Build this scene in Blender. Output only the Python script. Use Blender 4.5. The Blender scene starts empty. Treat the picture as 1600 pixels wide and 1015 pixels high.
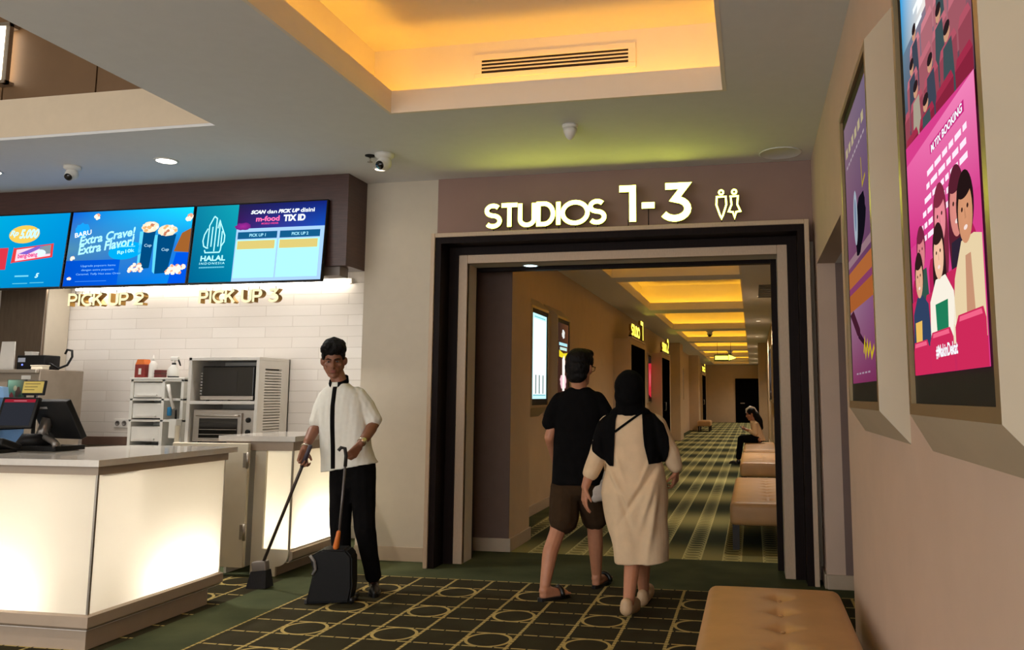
import bpy, bmesh, math, random
import numpy as np
from mathutils import Vector, Matrix
from mathutils.bvhtree import BVHTree

SC = bpy.context.scene
COL = SC.collection
random.seed(7)
PI = math.pi

# ------------------------------------------------------------------ camera
cd = bpy.data.cameras.new('camera'); cam = bpy.data.objects.new('camera', cd); COL.objects.link(cam)
cam.matrix_world = Matrix(((0.9800568, 0.022113, 0.1974832, 0.0),
                           (0.1987023, -0.1212928, -0.9725253, 0.0),
                           (0.0024478, 0.9923704, -0.1232678, 1.35), (0, 0, 0, 1)))
cd.sensor_width = 36.0; cd.lens = 1282.158 / 1600 * 36.0
cd.shift_x = -(913.732 - 800) / 1600; cd.shift_y = -(507.5 - 459.172) / 1600
cd.clip_start = 0.05; cd.clip_end = 200
SC.camera = cam
SC.view_settings.view_transform = 'Standard'; SC.view_settings.look = 'None'
SC.view_settings.exposure = 0.0; SC.view_settings.gamma = 1.0
try: SC.view_settings.use_curve_mapping = False
except Exception: pass
SC.cycles.use_denoising = True
SC.cycles.max_bounces = 8; SC.cycles.diffuse_bounces = 4; SC.cycles.sample_clamp_indirect = 4.0

# ------------------------------------------------------------------ world (the open lobby behind the camera)
wd = bpy.data.worlds.new('lobby_ambient'); SC.world = wd; wd.use_nodes = True
bg = wd.node_tree.nodes['Background']; bg.inputs[0].default_value = (1.0, 0.99, 0.97, 1); bg.inputs[1].default_value = 2.9

# ------------------------------------------------------------------ lamps of the lobby ceiling, seen ones and added ones (recessed downlights; their housings are built with the ceiling)
def downlight_lamp(x, y, z, power, col=(1.0, 0.74, 0.48), angle=120, blend=.9, radius=.05):
    ld = bpy.data.lights.new('downlight_lamp', 'SPOT'); ld.energy = power; ld.color = col
    ld.spot_size = math.radians(angle); ld.spot_blend = blend; ld.shadow_soft_size = radius
    o = bpy.data.objects.new('downlight_lamp', ld); COL.objects.link(o); o.location = (x, y, z)
    return o
# x, y, ceiling height, watts, colour : the kitchen lamp in view, the small one by the wall, and unseen lamps added over the lobby to brighten it
DOWNLIGHTS = [(-4.53, 5.56, 3.2, 300, (1.0, .92, .82)), (-6.2, 5.56, 3.2, 300, (1.0, .92, .82)), (-2.96, 6.11, 3.2, 6, (1.0, .80, .58)),
              (-3.0, 2.3, 3.2, 230, (1.0, .90, .78)), (-3.0, 0.6, 3.2, 230, (1.0, .90, .78)), (-1.2, -0.6, 3.2, 230, (1.0, .90, .78)), (-1.2, -2.4, 3.2, 230, (1.0, .90, .78))]
for x, y, z, p, c in DOWNLIGHTS: downlight_lamp(x, y, z - .012, p, c)

# ------------------------------------------------------------------ colour + materials
def lin(c):
    c = c / 255.0
    return c / 12.92 if c <= 0.04045 else ((c + 0.055) / 1.055) ** 2.4
def rgb(r, g, b): return (lin(r), lin(g), lin(b))
MATS = {}
def mat(name, col, rough=0.6, metal=0.0, noise=0.05, scale=12.0, bump=0.0, bscale=60.0, coat=0.0, spec=0.5, stretch=None):
    if name in MATS: return MATS[name]
    m = bpy.data.materials.new(name); m.use_nodes = True; nt = m.node_tree; b = nt.nodes['Principled BSDF']
    b.inputs['Roughness'].default_value = rough; b.inputs['Metallic'].default_value = metal
    b.inputs['Coat Weight'].default_value = coat; b.inputs['Specular IOR Level'].default_value = spec
    tc = nt.nodes.new('ShaderNodeTexCoord'); vec = tc.outputs['Object']
    if stretch:
        mp = nt.nodes.new('ShaderNodeMapping'); mp.inputs['Scale'].default_value = stretch
        nt.links.new(vec, mp.inputs[0]); vec = mp.outputs[0]
    n = nt.nodes.new('ShaderNodeTexNoise'); n.inputs['Scale'].default_value = scale; n.inputs['Detail'].default_value = 4
    nt.links.new(vec, n.inputs['Vector'])
    r = nt.nodes.new('ShaderNodeValToRGB')
    r.color_ramp.elements[0].position = .3; r.color_ramp.elements[1].position = .7
    r.color_ramp.elements[0].color = tuple(max(0, c * (1 - noise)) for c in col) + (1,)
    r.color_ramp.elements[1].color = tuple(min(1, c * (1 + noise)) for c in col) + (1,)
    nt.links.new(n.outputs['Fac'], r.inputs[0]); nt.links.new(r.outputs[0], b.inputs['Base Color'])
    if bump:
        n2 = nt.nodes.new('ShaderNodeTexNoise'); n2.inputs['Scale'].default_value = bscale; n2.inputs['Detail'].default_value = 3
        nt.links.new(vec, n2.inputs['Vector'])
        bp = nt.nodes.new('ShaderNodeBump'); bp.inputs['Strength'].default_value = bump; bp.inputs['Distance'].default_value = .01
        nt.links.new(n2.outputs['Fac'], bp.inputs['Height']); nt.links.new(bp.outputs[0], b.inputs['Normal'])
    MATS[name] = m
    return m
def glow(name, col, strength):
    if name in MATS: return MATS[name]
    m = bpy.data.materials.new(name); m.use_nodes = True; nt = m.node_tree; nt.nodes.clear()
    o = nt.nodes.new('ShaderNodeOutputMaterial'); e = nt.nodes.new('ShaderNodeEmission')
    e.inputs[0].default_value = tuple(col) + (1,); e.inputs[1].default_value = strength
    nt.links.new(e.outputs[0], o.inputs[0]); MATS[name] = m
    return m
def image_glow(name, strength):
    if name in MATS: return MATS[name]
    m = bpy.data.materials.new(name); m.use_nodes = True; nt = m.node_tree; nt.nodes.clear()
    o = nt.nodes.new('ShaderNodeOutputMaterial'); e = nt.nodes.new('ShaderNodeEmission')
    a = nt.nodes.new('ShaderNodeAttribute'); a.attribute_name = 'picture'
    e.inputs[1].default_value = strength
    nt.links.new(a.outputs['Color'], e.inputs[0]); nt.links.new(e.outputs[0], o.inputs[0]); MATS[name] = m
    return m

# node maths by operator
class N:
    nt = None
    def __init__(s, sock): s.s = sock
    @staticmethod
    def op(kind, *a):
        n = N.nt.nodes.new('ShaderNodeMath'); n.operation = kind
        for i, x in enumerate(a):
            if isinstance(x, N): N.nt.links.new(x.s, n.inputs[i])
            else: n.inputs[i].default_value = x
        return N(n.outputs[0])
    def __add__(s, o): return N.op('ADD', s, o)
    def __sub__(s, o): return N.op('SUBTRACT', s, o)
    def __rsub__(s, o): return N.op('SUBTRACT', o, s)
    def __mul__(s, o): return N.op('MULTIPLY', s, o)
    def __truediv__(s, o): return N.op('DIVIDE', s, o)
    def lt(s, o): return N.op('LESS_THAN', s, o)
    def gt(s, o): return N.op('GREATER_THAN', s, o)
    def abs(s): return N.op('ABSOLUTE', s)
    def frac(s): return N.op('FRACT', s)
    def floor(s): return N.op('FLOOR', s)
    def max(s, o): return N.op('MAXIMUM', s, o)
    def min(s, o): return N.op('MINIMUM', s, o)
    def sqrt(s): return N.op('SQRT', s)
    def sin(s): return N.op('SINE', s)
def mixcol(f, a, b):
    n = N.nt.nodes.new('ShaderNodeMix'); n.data_type = 'RGBA'
    N.nt.links.new(f.s, n.inputs[0])
    for sock, x in ((n.inputs[6], a), (n.inputs[7], b)):
        if isinstance(x, N): N.nt.links.new(x.s, sock)
        else: sock.default_value = tuple(x) + (1,)
    return N(n.outputs[2])
def noise_f(vec, scale, detail=3):
    n = N.nt.nodes.new('ShaderNodeTexNoise'); n.inputs['Scale'].default_value = scale; n.inputs['Detail'].default_value = detail
    N.nt.links.new(vec, n.inputs['Vector'])
    return N(n.outputs['Fac'])

# ------------------------------------------------------------------ object helpers
def link(name, me, mats, parent=None, loc=None):
    o = bpy.data.objects.new(name, me); COL.objects.link(o)
    for m in (mats if isinstance(mats, (list, tuple)) else [mats]): me.materials.append(m)
    if parent is not None: o.parent = parent
    if loc is not None: o.location = loc
    return o
def tag(o, label=None, cat=None, group=None, kind=None):
    if label: o['label'] = label
    if cat: o['category'] = cat
    if group: o['group'] = group
    if kind: o['kind'] = kind
    return o
def thing(name, label, cat, loc=(0, 0, 0), rz=0.0, group=None):
    o = bpy.data.objects.new(name, None); COL.objects.link(o); o.location = loc; o.rotation_euler = (0, 0, rz)
    o.empty_display_size = .1
    return tag(o, label, cat, group)
def copy_tree(o, parent=None):
    c = o.copy(); COL.objects.link(c)
    if parent is not None: c.parent = parent
    for ch in list(o.children): copy_tree(ch, c)
    return c

class MB:
    """collects shapes into one mesh"""
    def __init__(s): s.v = []; s.f = []; s.m = []; s.smooth = []
    def add(s, vs, fs, mi=0, smooth=False):
        k = len(s.v); s.v += [tuple(v) for v in vs]
        for f in fs: s.f.append(tuple(i + k for i in f)); s.m.append(mi); s.smooth.append(smooth)
        return s
    def bm(s, bm, mi=0, smooth=False, M=None):
        bm.verts.ensure_lookup_table(); bm.verts.index_update()
        vs = [(M @ v.co if M else v.co.copy()) for v in bm.verts]
        s.add(vs, [[v.index for v in f.verts] for f in bm.faces], mi, smooth); bm.free(); return s
    def box(s, x0, x1, y0, y1, z0, z1, bev=0.0, mi=0, M=None, seg=2):
        bm = bmesh.new(); bmesh.ops.create_cube(bm, size=1)
        for v in bm.verts: v.co = Vector((x0 + (v.co.x + .5) * (x1 - x0), y0 + (v.co.y + .5) * (y1 - y0), z0 + (v.co.z + .5) * (z1 - z0)))
        if bev: bmesh.ops.bevel(bm, geom=list(bm.edges), offset=bev, segments=seg, affect='EDGES', profile=.5)
        return s.bm(bm, mi, bool(bev) and seg > 2, M)
    def tube(s, pts, r, n=10, mi=0, cap=True):
        pts = [Vector(p) for p in pts]; rs = r if isinstance(r, (list, tuple)) else [r] * len(pts)
        vs = []; up = None
        for i, p in enumerate(pts):
            d = (pts[min(i + 1, len(pts) - 1)] - pts[max(i - 1, 0)]).normalized()
            if up is None: up = Vector((0, 0, 1)) if abs(d.z) < .9 else Vector((1, 0, 0))
            a = d.cross(up)
            if a.length < 1e-5: a = d.cross(Vector((0, 1, 0)))
            a.normalize(); b = a.cross(d).normalized(); up = b
            for k in range(n):
                t = 2 * PI * k / n; vs.append(p + (a * math.cos(t) + b * math.sin(t)) * rs[i])
        fs = []
        for i in range(len(pts) - 1):
            for k in range(n):
                q = (k + 1) % n; fs.append((i * n + k, i * n + q, (i + 1) * n + q, (i + 1) * n + k))
        if cap: fs.append(tuple(range(n))[::-1]); fs.append(tuple((len(pts) - 1) * n + k for k in range(n)))
        return s.add(vs, fs, mi, True)
    def lathe(s, prof, c=(0, 0, 0), n=20, mi=0, M=None):
        vs = []; c = Vector(c)
        for r, z in prof:
            for k in range(n):
                t = 2 * PI * k / n; p = Vector((r * math.cos(t), r * math.sin(t), z)); vs.append((M @ p if M else p) + c)
        fs = []
        for i in range(len(prof) - 1):
            for k in range(n):
                q = (k + 1) % n; fs.append((i * n + k, i * n + q, (i + 1) * n + q, (i + 1) * n + k))
        fs.append(tuple(range(n))[::-1]); fs.append(tuple((len(prof) - 1) * n + k for k in range(n)))
        return s.add(vs, fs, mi, True)
    def ell(s, c, r, mi=0, M=None, sub=3):
        bm = bmesh.new(); bmesh.ops.create_icosphere(bm, subdivisions=sub, radius=1)
        c = Vector(c)
        for v in bm.verts:
            p = Vector((v.co.x * r[0], v.co.y * r[1], v.co.z * r[2])); v.co = (M @ p if M else p) + c
        return s.bm(bm, mi, True)
    def cone(s, a, b, ra, rb, mi=0):
        """tapered capsule"""
        bm = bmesh.new(); a = Vector(a); b = Vector(b)
        for p, r in ((a, ra), (b, rb)):
            g = bmesh.ops.create_icosphere(bm, subdivisions=2, radius=r)
            for v in g['verts']: v.co += p
        h = bmesh.ops.convex_hull(bm, input=bm.verts)
        junk = list({e for e in h['geom_interior'] if isinstance(e, bmesh.types.BMVert)})
        bmesh.ops.delete(bm, geom=junk, context='VERTS')
        return s.bm(bm, mi, True)
    def chain(s, pts, rs, mi=0):
        for i in range(len(pts) - 1): s.cone(pts[i], pts[i + 1], rs[i], rs[i + 1], mi)
        return s
    def prism(s, poly, axis, a0, a1, mi=0):
        """polygon (2D) extruded along an axis: axis 'y' -> poly is (x,z); 'x' -> (y,z); 'z' -> (x,y)"""
        def P(p, t):
            return {'y': (p[0], t, p[1]), 'x': (t, p[0], p[1]), 'z': (p[0], p[1], t)}[axis]
        n = len(poly); vs = [P(p, a0) for p in poly] + [P(p, a1) for p in poly]
        fs = [tuple(range(n))[::-1], tuple(range(n, 2 * n))] + [(i, (i + 1) % n, n + (i + 1) % n, n + i) for i in range(n)]
        return s.add(vs, fs, mi)
    def quad(s, a, b, c, d, mi=0): return s.add([a, b, c, d], [(0, 1, 2, 3)], mi)
    def mesh(s, name, org=(0, 0, 0), fixn=True):
        me = bpy.data.meshes.new(name); o = Vector(org)
        me.from_pydata([tuple(Vector(v) - o) for v in s.v], [], s.f)
        me.polygons.foreach_set('material_index', s.m); me.polygons.foreach_set('use_smooth', s.smooth)
        me.update()
        if fixn:
            bm = bmesh.new(); bm.from_mesh(me); bmesh.ops.recalc_face_normals(bm, faces=bm.faces); bm.to_mesh(me); bm.free()
        return me
    def build(s, name, mats, parent=None, org=(0, 0, 0), fixn=True):
        """vertices are given in the world frame; org is the world place of the parent"""
        return link(name, s.mesh(name, org, fixn), mats, parent)
    def blob(s, name, mats, parent=None, org=(0, 0, 0), voxel=.006, smooth=4, fn=None):
        """one continuous skin around all shapes"""
        me = s.mesh(name, org); me.materials.clear()
        o = bpy.data.objects.new(name + '_t', me); COL.objects.link(o)
        r = o.modifiers.new('r', 'REMESH'); r.mode = 'VOXEL'; r.voxel_size = voxel
        if smooth: q = o.modifiers.new('s', 'SMOOTH'); q.factor = .5; q.iterations = smooth
        dg = bpy.context.evaluated_depsgraph_get(); ev = o.evaluated_get(dg)
        m2 = bpy.data.meshes.new_from_object(ev); m2.name = name
        bpy.data.objects.remove(o); bpy.data.meshes.remove(me)
        n = len(m2.vertices); co = np.empty(n * 3); m2.vertices.foreach_get('co', co); co = co.reshape(-1, 3)
        if fn is not None:
            no = np.empty(n * 3); m2.vertices.foreach_get('normal', no); no = no.reshape(-1, 3)
            w = co + np.array(org)
            co = co + no * fn(w, no)[:, None]
            m2.vertices.foreach_set('co', co.ravel())
        m2.materials.clear(); m2.polygons.foreach_set('material_index', [0] * len(m2.polygons))
        m2.polygons.foreach_set('use_smooth', [True] * len(m2.polygons)); m2.update()
        return link(name, m2, mats, parent)
def struct(name, mb, mats, parent=None, org=(0, 0, 0), fixn=True):
    o = mb.build(name, mats, parent, org, fixn)
    if parent is None: o['kind'] = 'structure'
    return o
def bvh_of(o, org=(0, 0, 0)):
    me = o.data; off = Vector(org)
    return BVHTree.FromPolygons([v.co + off for v in me.vertices], [tuple(p.vertices) for p in me.polygons])

# ------------------------------------------------------------------ writing and pictures
def text_polys(s, bold=0.0, shear=0.0, spacing=1.0):
    cu = bpy.data.curves.new('t', 'FONT'); cu.body = s; cu.size = 1; cu.offset = bold; cu.shear = shear; cu.space_character = spacing
    cu.resolution_u = 4
    o = bpy.data.objects.new('t', cu); COL.objects.link(o)
    dg = bpy.context.evaluated_depsgraph_get(); me = bpy.data.meshes.new_from_object(o.evaluated_get(dg))
    vs = [(v.co.x, v.co.y) for v in me.vertices]; fs = [tuple(p.vertices) for p in me.polygons]
    bpy.data.objects.remove(o); bpy.data.curves.remove(cu); bpy.data.meshes.remove(me)
    return vs, fs
class Canvas:
    """a flat picture on a screen: coordinates 0..1 across and up; w,h metres; every shape carries its own colour"""
    def __init__(s, o, u, v, w, h):
        s.o = Vector(o); s.u = Vector(u).normalized(); s.v_ = Vector(v).normalized(); s.n = s.u.cross(s.v_); s.w = w; s.h = h
        s.vs = []; s.fs = []; s.cs = []
    def P(s, x, y, l): return s.o + s.u * (x * s.w) + s.v_ * (y * s.h) + s.n * (l * .0005)
    def raw(s, pts, faces, cols, l):
        k = len(s.vs); s.vs += [s.P(x, y, l) for x, y in pts]; s.cs += list(cols)
        s.fs += [tuple(i + k for i in f) for f in faces]
    def poly(s, pts, col, l=1): s.raw(pts, [tuple(range(len(pts)))], [col] * len(pts), l)
    def rect(s, x0, y0, x1, y1, col, l=1): s.poly([(x0, y0), (x1, y0), (x1, y1), (x0, y1)], col, l)
    def grad(s, x0, y0, x1, y1, c00, c10, c11, c01, l=0, n=8):
        pts = []; cols = []; fs = []
        for j in range(n + 1):
            for i in range(n + 1):
                a = i / n; b = j / n; pts.append((x0 + a * (x1 - x0), y0 + b * (y1 - y0)))
                cols.append(tuple((1 - a) * (1 - b) * p + a * (1 - b) * q + a * b * r + (1 - a) * b * t for p, q, r, t in zip(c00, c10, c11, c01)))
        for j in range(n):
            for i in range(n): k = j * (n + 1) + i; fs.append((k, k + 1, k + n + 2, k + n + 1))
        s.raw(pts, fs, cols, l)
    def ell(s, cx, cy, rx, ry, col, l=1, rot=0, n=24, wob=0, seed=0, col2=None):
        rd = random.Random(seed); pts = [(cx, cy)]; asp = s.w / s.h
        for k in range(n):
            t = 2 * PI * k / n; r = 1 + wob * (rd.random() - .5); x = rx * s.w * math.cos(t) * r; y = ry * s.h * math.sin(t) * r
            pts.append((cx + (x * math.cos(rot) - y * math.sin(rot)) / s.w, cy + (x * math.sin(rot) + y * math.cos(rot)) / s.h))
        s.raw(pts, [(0, 1 + k, 1 + (k + 1) % n) for k in range(n)], [col2 or col] + [col] * n, l)
    def line(s, pts, wd, col, l=1, closed=False):
        q = [Vector((x * s.w, y * s.h)) for x, y in pts]
        L, R = ribbon(q, wd, closed); m = len(q)
        p2 = [(v.x / s.w, v.y / s.h) for v in L] + [(v.x / s.w, v.y / s.h) for v in R]
        s.raw(p2, [(i, m + i, m + (i + 1) % m, (i + 1) % m) for i in range(m if closed else m - 1)], [col] * (2 * m), l)
    def text(s, t, x0, y0, x1, y1, col, l=2, bold=0.0, shear=0.0, rot=0.0, spacing=1.0):
        vs, fs = text_polys(t, bold, shear, spacing)
        ax = min(v[0] for v in vs); bx = max(v[0] for v in vs); ay = min(v[1] for v in vs); by = max(v[1] for v in vs)
        pts = []; mx = (x0 + x1) / 2 * s.w; my = (y0 + y1) / 2 * s.h; c = math.cos(rot); sn = math.sin(rot)
        for x, y in vs:
            X = (x0 + (x - ax) / (bx - ax) * (x1 - x0)) * s.w - mx; Y = (y0 + (y - ay) / max(1e-6, by - ay) * (y1 - y0)) * s.h - my
            pts.append(((X * c - Y * sn + mx) / s.w, (X * sn + Y * c + my) / s.h))
        s.raw(pts, fs, [col] * len(pts), l)
    def build(s, name, m, parent=None, org=(0, 0, 0)):
        me = bpy.data.meshes.new(name); o = Vector(org)
        me.from_pydata([tuple(v - o) for v in s.vs], [], s.fs); me.update()
        at = me.color_attributes.new('picture', 'FLOAT_COLOR', 'POINT')
        at.data.foreach_set('color', [x for c in s.cs for x in (*c, 1.0)])
        return link(name, me, m, parent)
def ribbon(q, wd, closed=False):
    for i in range(len(q) - 2, -1, -1):
        if (q[i + 1] - q[i]).length < 1e-5: q.pop(i + 1)
    if closed and (q[0] - q[-1]).length < 1e-5: q.pop()
    L = []; R = []; m = len(q)
    for i in range(m):
        a = q[(i - 1) % m] if (closed or i > 0) else None; b = q[(i + 1) % m] if (closed or i < m - 1) else None
        d1 = (q[i] - a).normalized() if a is not None else None; d2 = (b - q[i]).normalized() if b is not None else None
        if d1 is None: d1 = d2
        if d2 is None: d2 = d1
        n1 = Vector((-d1.y, d1.x)); n2 = Vector((-d2.y, d2.x)); n = n1 + n2
        if n.length < 1e-4: n = n1
        n.normalize(); k = wd / 2 / max(.45, n.dot(n1)); L.append(q[i] + n * k); R.append(q[i] - n * k)
    return L, R
def arc(cx, cy, rx, ry, a0, a1, n=14):
    return [(cx + rx * math.cos(math.radians(a0 + (a1 - a0) * k / n)), cy + ry * math.sin(math.radians(a0 + (a1 - a0) * k / n))) for k in range(n + 1)]
# stroke alphabet, unit cap height; (advance, [(points, closed)])
GL = {
 'S': (.58, [(arc(.29, .735, .23, .215, 35, 270, 14)[:-1] + arc(.29, .275, .25, .235, 90, -145, 14), 0)]),
 'T': (.62, [([(.02, .95), (.60, .95)], 0), ([(.31, .95), (.31, 0)], 0)]),
 'U': (.66, [([(.08, 1)] + arc(.33, .30, .25, .25, 180, 360) + [(.58, 1)], 0)]),
 'D': (.68, [([(.08, .5), (.08, .055)] + arc(.28, .5, .32, .445, -90, 90) + [(.08, .945)], 1)]),
 'I': (.22, [([(.11, 0), (.11, 1)], 0)]),
 'O': (.96, [(arc(.48, .5, .44, .45, 0, 345, 24), 1)]),
 'P': (.62, [([(.08, 0), (.08, .95), (.30, .95)] + arc(.32, .70, .22, .25, 90, -90, 10) + [(.08, .45)], 0)]),
 'C': (.74, [(arc(.44, .5, .36, .44, 48, 312, 18), 0)]),
 'K': (.66, [([(.08, 0), (.08, 1)], 0), ([(.56, 1), (.12, .45)], 0), ([(.25, .58), (.60, 0)], 0)]),
 '1': (.36, [([(.02, .93), (.27, .93), (.27, 0)], 0)]),
 '2': (.62, [(arc(.30, .70, .22, .25, 165, -20, 12) + [(.08, .06), (.56, .06)], 0)]),
 '3': (.66, [([(.08, .94), (.50, .94), (.28, .58)] + arc(.28, .31, .27, .26, 82, -150, 14), 0)]),
 '-': (.46, [([(.06, .44), (.40, .44)], 0)]),
 ' ': (.34, []),
}
def solid_strokes(mb, strokes, sx, sy, wd, o, u, v, th):
    """extruded stroke shape: front faces slot 0, sides and back slot 1"""
    o = Vector(o); u = Vector(u); v = Vector(v); n = u.cross(v)
    for pts, closed in strokes:
        q = [Vector((x * sx, y * sy)) for x, y in pts]; L, R = ribbon(q, wd, closed); m = len(q)
        F = [o + u * p.x + v * p.y + n * th / 2 for p in L + R]; B = [o + u * p.x + v * p.y - n * th / 2 for p in L + R]
        seg = m if closed else m - 1
        mb.add(F, [(i, m + i, m + (i + 1) % m, (i + 1) % m) for i in range(seg)], 0)
        fs = []
        for i in range(seg):
            j = (i + 1) % m
            fs += [(2 * m + i, 2 * m + j, 3 * m + j, 3 * m + i), (i, j, 2 * m + j, 2 * m + i), (m + i, 3 * m + i, 3 * m + j, m + j)]
        if not closed:
            fs += [(0, 2 * m, 3 * m, m), (m - 1, 2 * m - 1, 4 * m - 1, 3 * m - 1)]
        mb.add(F + B, fs, 1)
def letter_row(s, x0, x1, h, wd, place, u, v, th, mats, parent, org, nm='letter'):
    """a row of solid letters from x0 to x1 along u; returns the centres in x"""
    tot = sum(GL[c][0] for c in s); k = (x1 - x0) / tot; x = x0; out = []
    for c in s:
        adv, st = GL[c]
        if st:
            mb = MB(); solid_strokes(mb, st, k, h, wd, Vector(place) + Vector(u) * x, u, v, th)
            mb.build(nm, mats, parent, org, fixn=False); out.append(x + adv * k * .5)
        x += adv * k
    return out

# ================================================================== SETTING
M_ceil = mat('ceiling_paint', rgb(220, 220, 220), .85, noise=.015, bump=.02)
M_wall = mat('grey_wall_paint', rgb(198, 188, 170), .8, noise=.02, bump=.03)
M_fabric = mat('mauve_wall_fabric', rgb(150, 122, 112), .9, noise=.04, scale=4, bump=.08, bscale=250)
M_rwall = mat('beige_wall_paper', rgb(200, 175, 156), .8, noise=.03, scale=5, bump=.04, bscale=180)
M_corr = mat('corridor_wall_paper', rgb(196, 172, 142), .8, noise=.03, scale=5, bump=.04, bscale=180)
M_base = mat('painted_skirting', rgb(178, 160, 138), .5, noise=.03)
M_dark = mat('dark_lacquer', rgb(26, 15, 13), .55, noise=.25, scale=6, spec=.12, stretch=(14, 14, 1))
M_beige = mat('pale_laminate_edge', rgb(196, 172, 146), .5, noise=.06, scale=30, stretch=(6, 6, 1))
M_head = mat('dark_wood_laminate', rgb(72, 46, 40), .38, noise=.25, scale=5, stretch=(1.2, 1.2, 22))
M_brown = mat('brown_wall_panel', rgb(122, 92, 62), .55, noise=.06, scale=3)
M_bulk = mat('cream_bulkhead', rgb(214, 196, 170), .8, noise=.02)
M_black = mat('black_metal', rgb(22, 21, 21), .5, noise=.1, spec=.2)
M_white = mat('white_plastic', rgb(222, 218, 210), .4, noise=.02)
M_tile = None

def carpet():
    m = bpy.data.materials.new('patterned_carpet'); m.use_nodes = True; nt = m.node_tree; N.nt = nt; b = nt.nodes['Principled BSDF']
    b.inputs['Roughness'].default_value = .95; b.inputs['Specular IOR Level'].default_value = .1
    tc = nt.nodes.new('ShaderNodeTexCoord'); sp = nt.nodes.new('ShaderNodeSeparateXYZ'); nt.links.new(tc.outputs['Object'], sp.inputs[0])
    x = N(sp.outputs[0]); y = N(sp.outputs[1]); V = tc.outputs['Object']
    wob = noise_f(V, 9.0) - .5; fine = noise_f(V, 260.0, 2); mott = noise_f(V, 2.3, 4); mid = noise_f(V, 5.5, 3)
    xx = x + wob * .006; yy = y + (noise_f(V, 7.0) - .5) * .006
    # lobby grid: columns .28, rows .2575, a ring in every second column and row
    cw, ch = .28, .2555
    fx = ((xx + 3.015 + 28 * cw) / cw); fy = ((yy - 5.985 + 60 * ch) / ch)
    dx = ((fx.frac() - .5).abs() - .5).abs() * cw; dy = ((fy.frac() - .5).abs() - .5).abs() * ch
    dashx = ((yy / .0426).frac()).lt(.86); dashy = ((xx / .0933).frac()).lt(.88)
    lv = dx.lt(.0095) * dashx; lh = dy.lt(.0080) * dashy
    cx2 = (((fx + .0) / 2).frac() * 2 - 1.5) * cw; cy2 = ((fy / 2).frac() * 2 - .5) * ch
    rr = (cx2 * cx2 + cy2 * cy2).sqrt(); ring = (rr - .125).abs().lt(.0095)
    pat = lv.max(lh).max(ring)
    zone = (x.gt(-3.022) * y.lt(5.992)).max(x.lt(-3.43) * y.lt(5.72))
    # corridor runners: pairs of lines with ovals between, and broad light and dark cross bands
    px = .333; gx = ((xx + .611 + 30 * px) / px).frac() * px
    ladder = ((gx.lt(.012)).max((gx - .155).abs().lt(.008)))
    inl = gx.lt(.155); ly = (yy / .115).frac() - .5; lx = (gx - .0775) / .072
    oval = ((lx * lx + ly * ly * 4.6).sqrt() - .92).abs().lt(.11) * inl
    rung = ((yy / .115).frac()).lt(.09) * inl
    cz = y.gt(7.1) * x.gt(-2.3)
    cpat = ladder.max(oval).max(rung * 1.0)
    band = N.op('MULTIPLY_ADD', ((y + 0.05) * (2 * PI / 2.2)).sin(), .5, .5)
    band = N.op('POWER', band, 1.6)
    # colours
    green = mixcol(mott, rgb(34, 44, 30), rgb(94, 100, 70))
    cell = mixcol(mid, rgb(40, 32, 20), rgb(60, 58, 38))
    gold = mixcol(fine, rgb(150, 132, 78), rgb(205, 182, 116))
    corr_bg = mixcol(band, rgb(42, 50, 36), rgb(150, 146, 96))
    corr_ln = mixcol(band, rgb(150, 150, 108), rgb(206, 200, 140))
    lobby = mixcol(pat, cell, gold)
    col = mixcol(zone, green, lobby)
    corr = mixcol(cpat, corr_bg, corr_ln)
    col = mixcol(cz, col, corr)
    pile = mixcol(fine, (.75, .75, .75), (1.15, 1.15, 1.15))
    mu = nt.nodes.new('ShaderNodeMix'); mu.data_type = 'RGBA'; mu.blend_type = 'MULTIPLY'; mu.inputs[0].default_value = 1
    nt.links.new(col.s, mu.inputs[6]); nt.links.new(pile.s, mu.inputs[7]); nt.links.new(mu.outputs[2], b.inputs['Base Color'])
    bp = nt.nodes.new('ShaderNodeBump'); bp.inputs['Strength'].default_value = .35; bp.inputs['Distance'].default_value = .004
    nt.links.new(fine.s, bp.inputs['Height']); nt.links.new(bp.outputs[0], b.inputs['Normal'])
    return m
struct('floor', MB().box(-9.5, 2.0, -3, 44.3, -.05, 0), carpet())

# ceiling of the lobby, with the openings of the coffer and of the high void left free
mb = MB(); ZC = 3.2
for x0, x1, y0, y1 in ((-9.5, .49, 4.87, 6.53), (-3.6, -2.3, -3, 4.87), (-.135, .49, -3, 4.87), (-2.3, -.135, -3, .4)):
    mb.box(x0, x1, y0, y1, ZC, ZC + .02)
struct('ceiling', mb, M_ceil)

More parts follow.
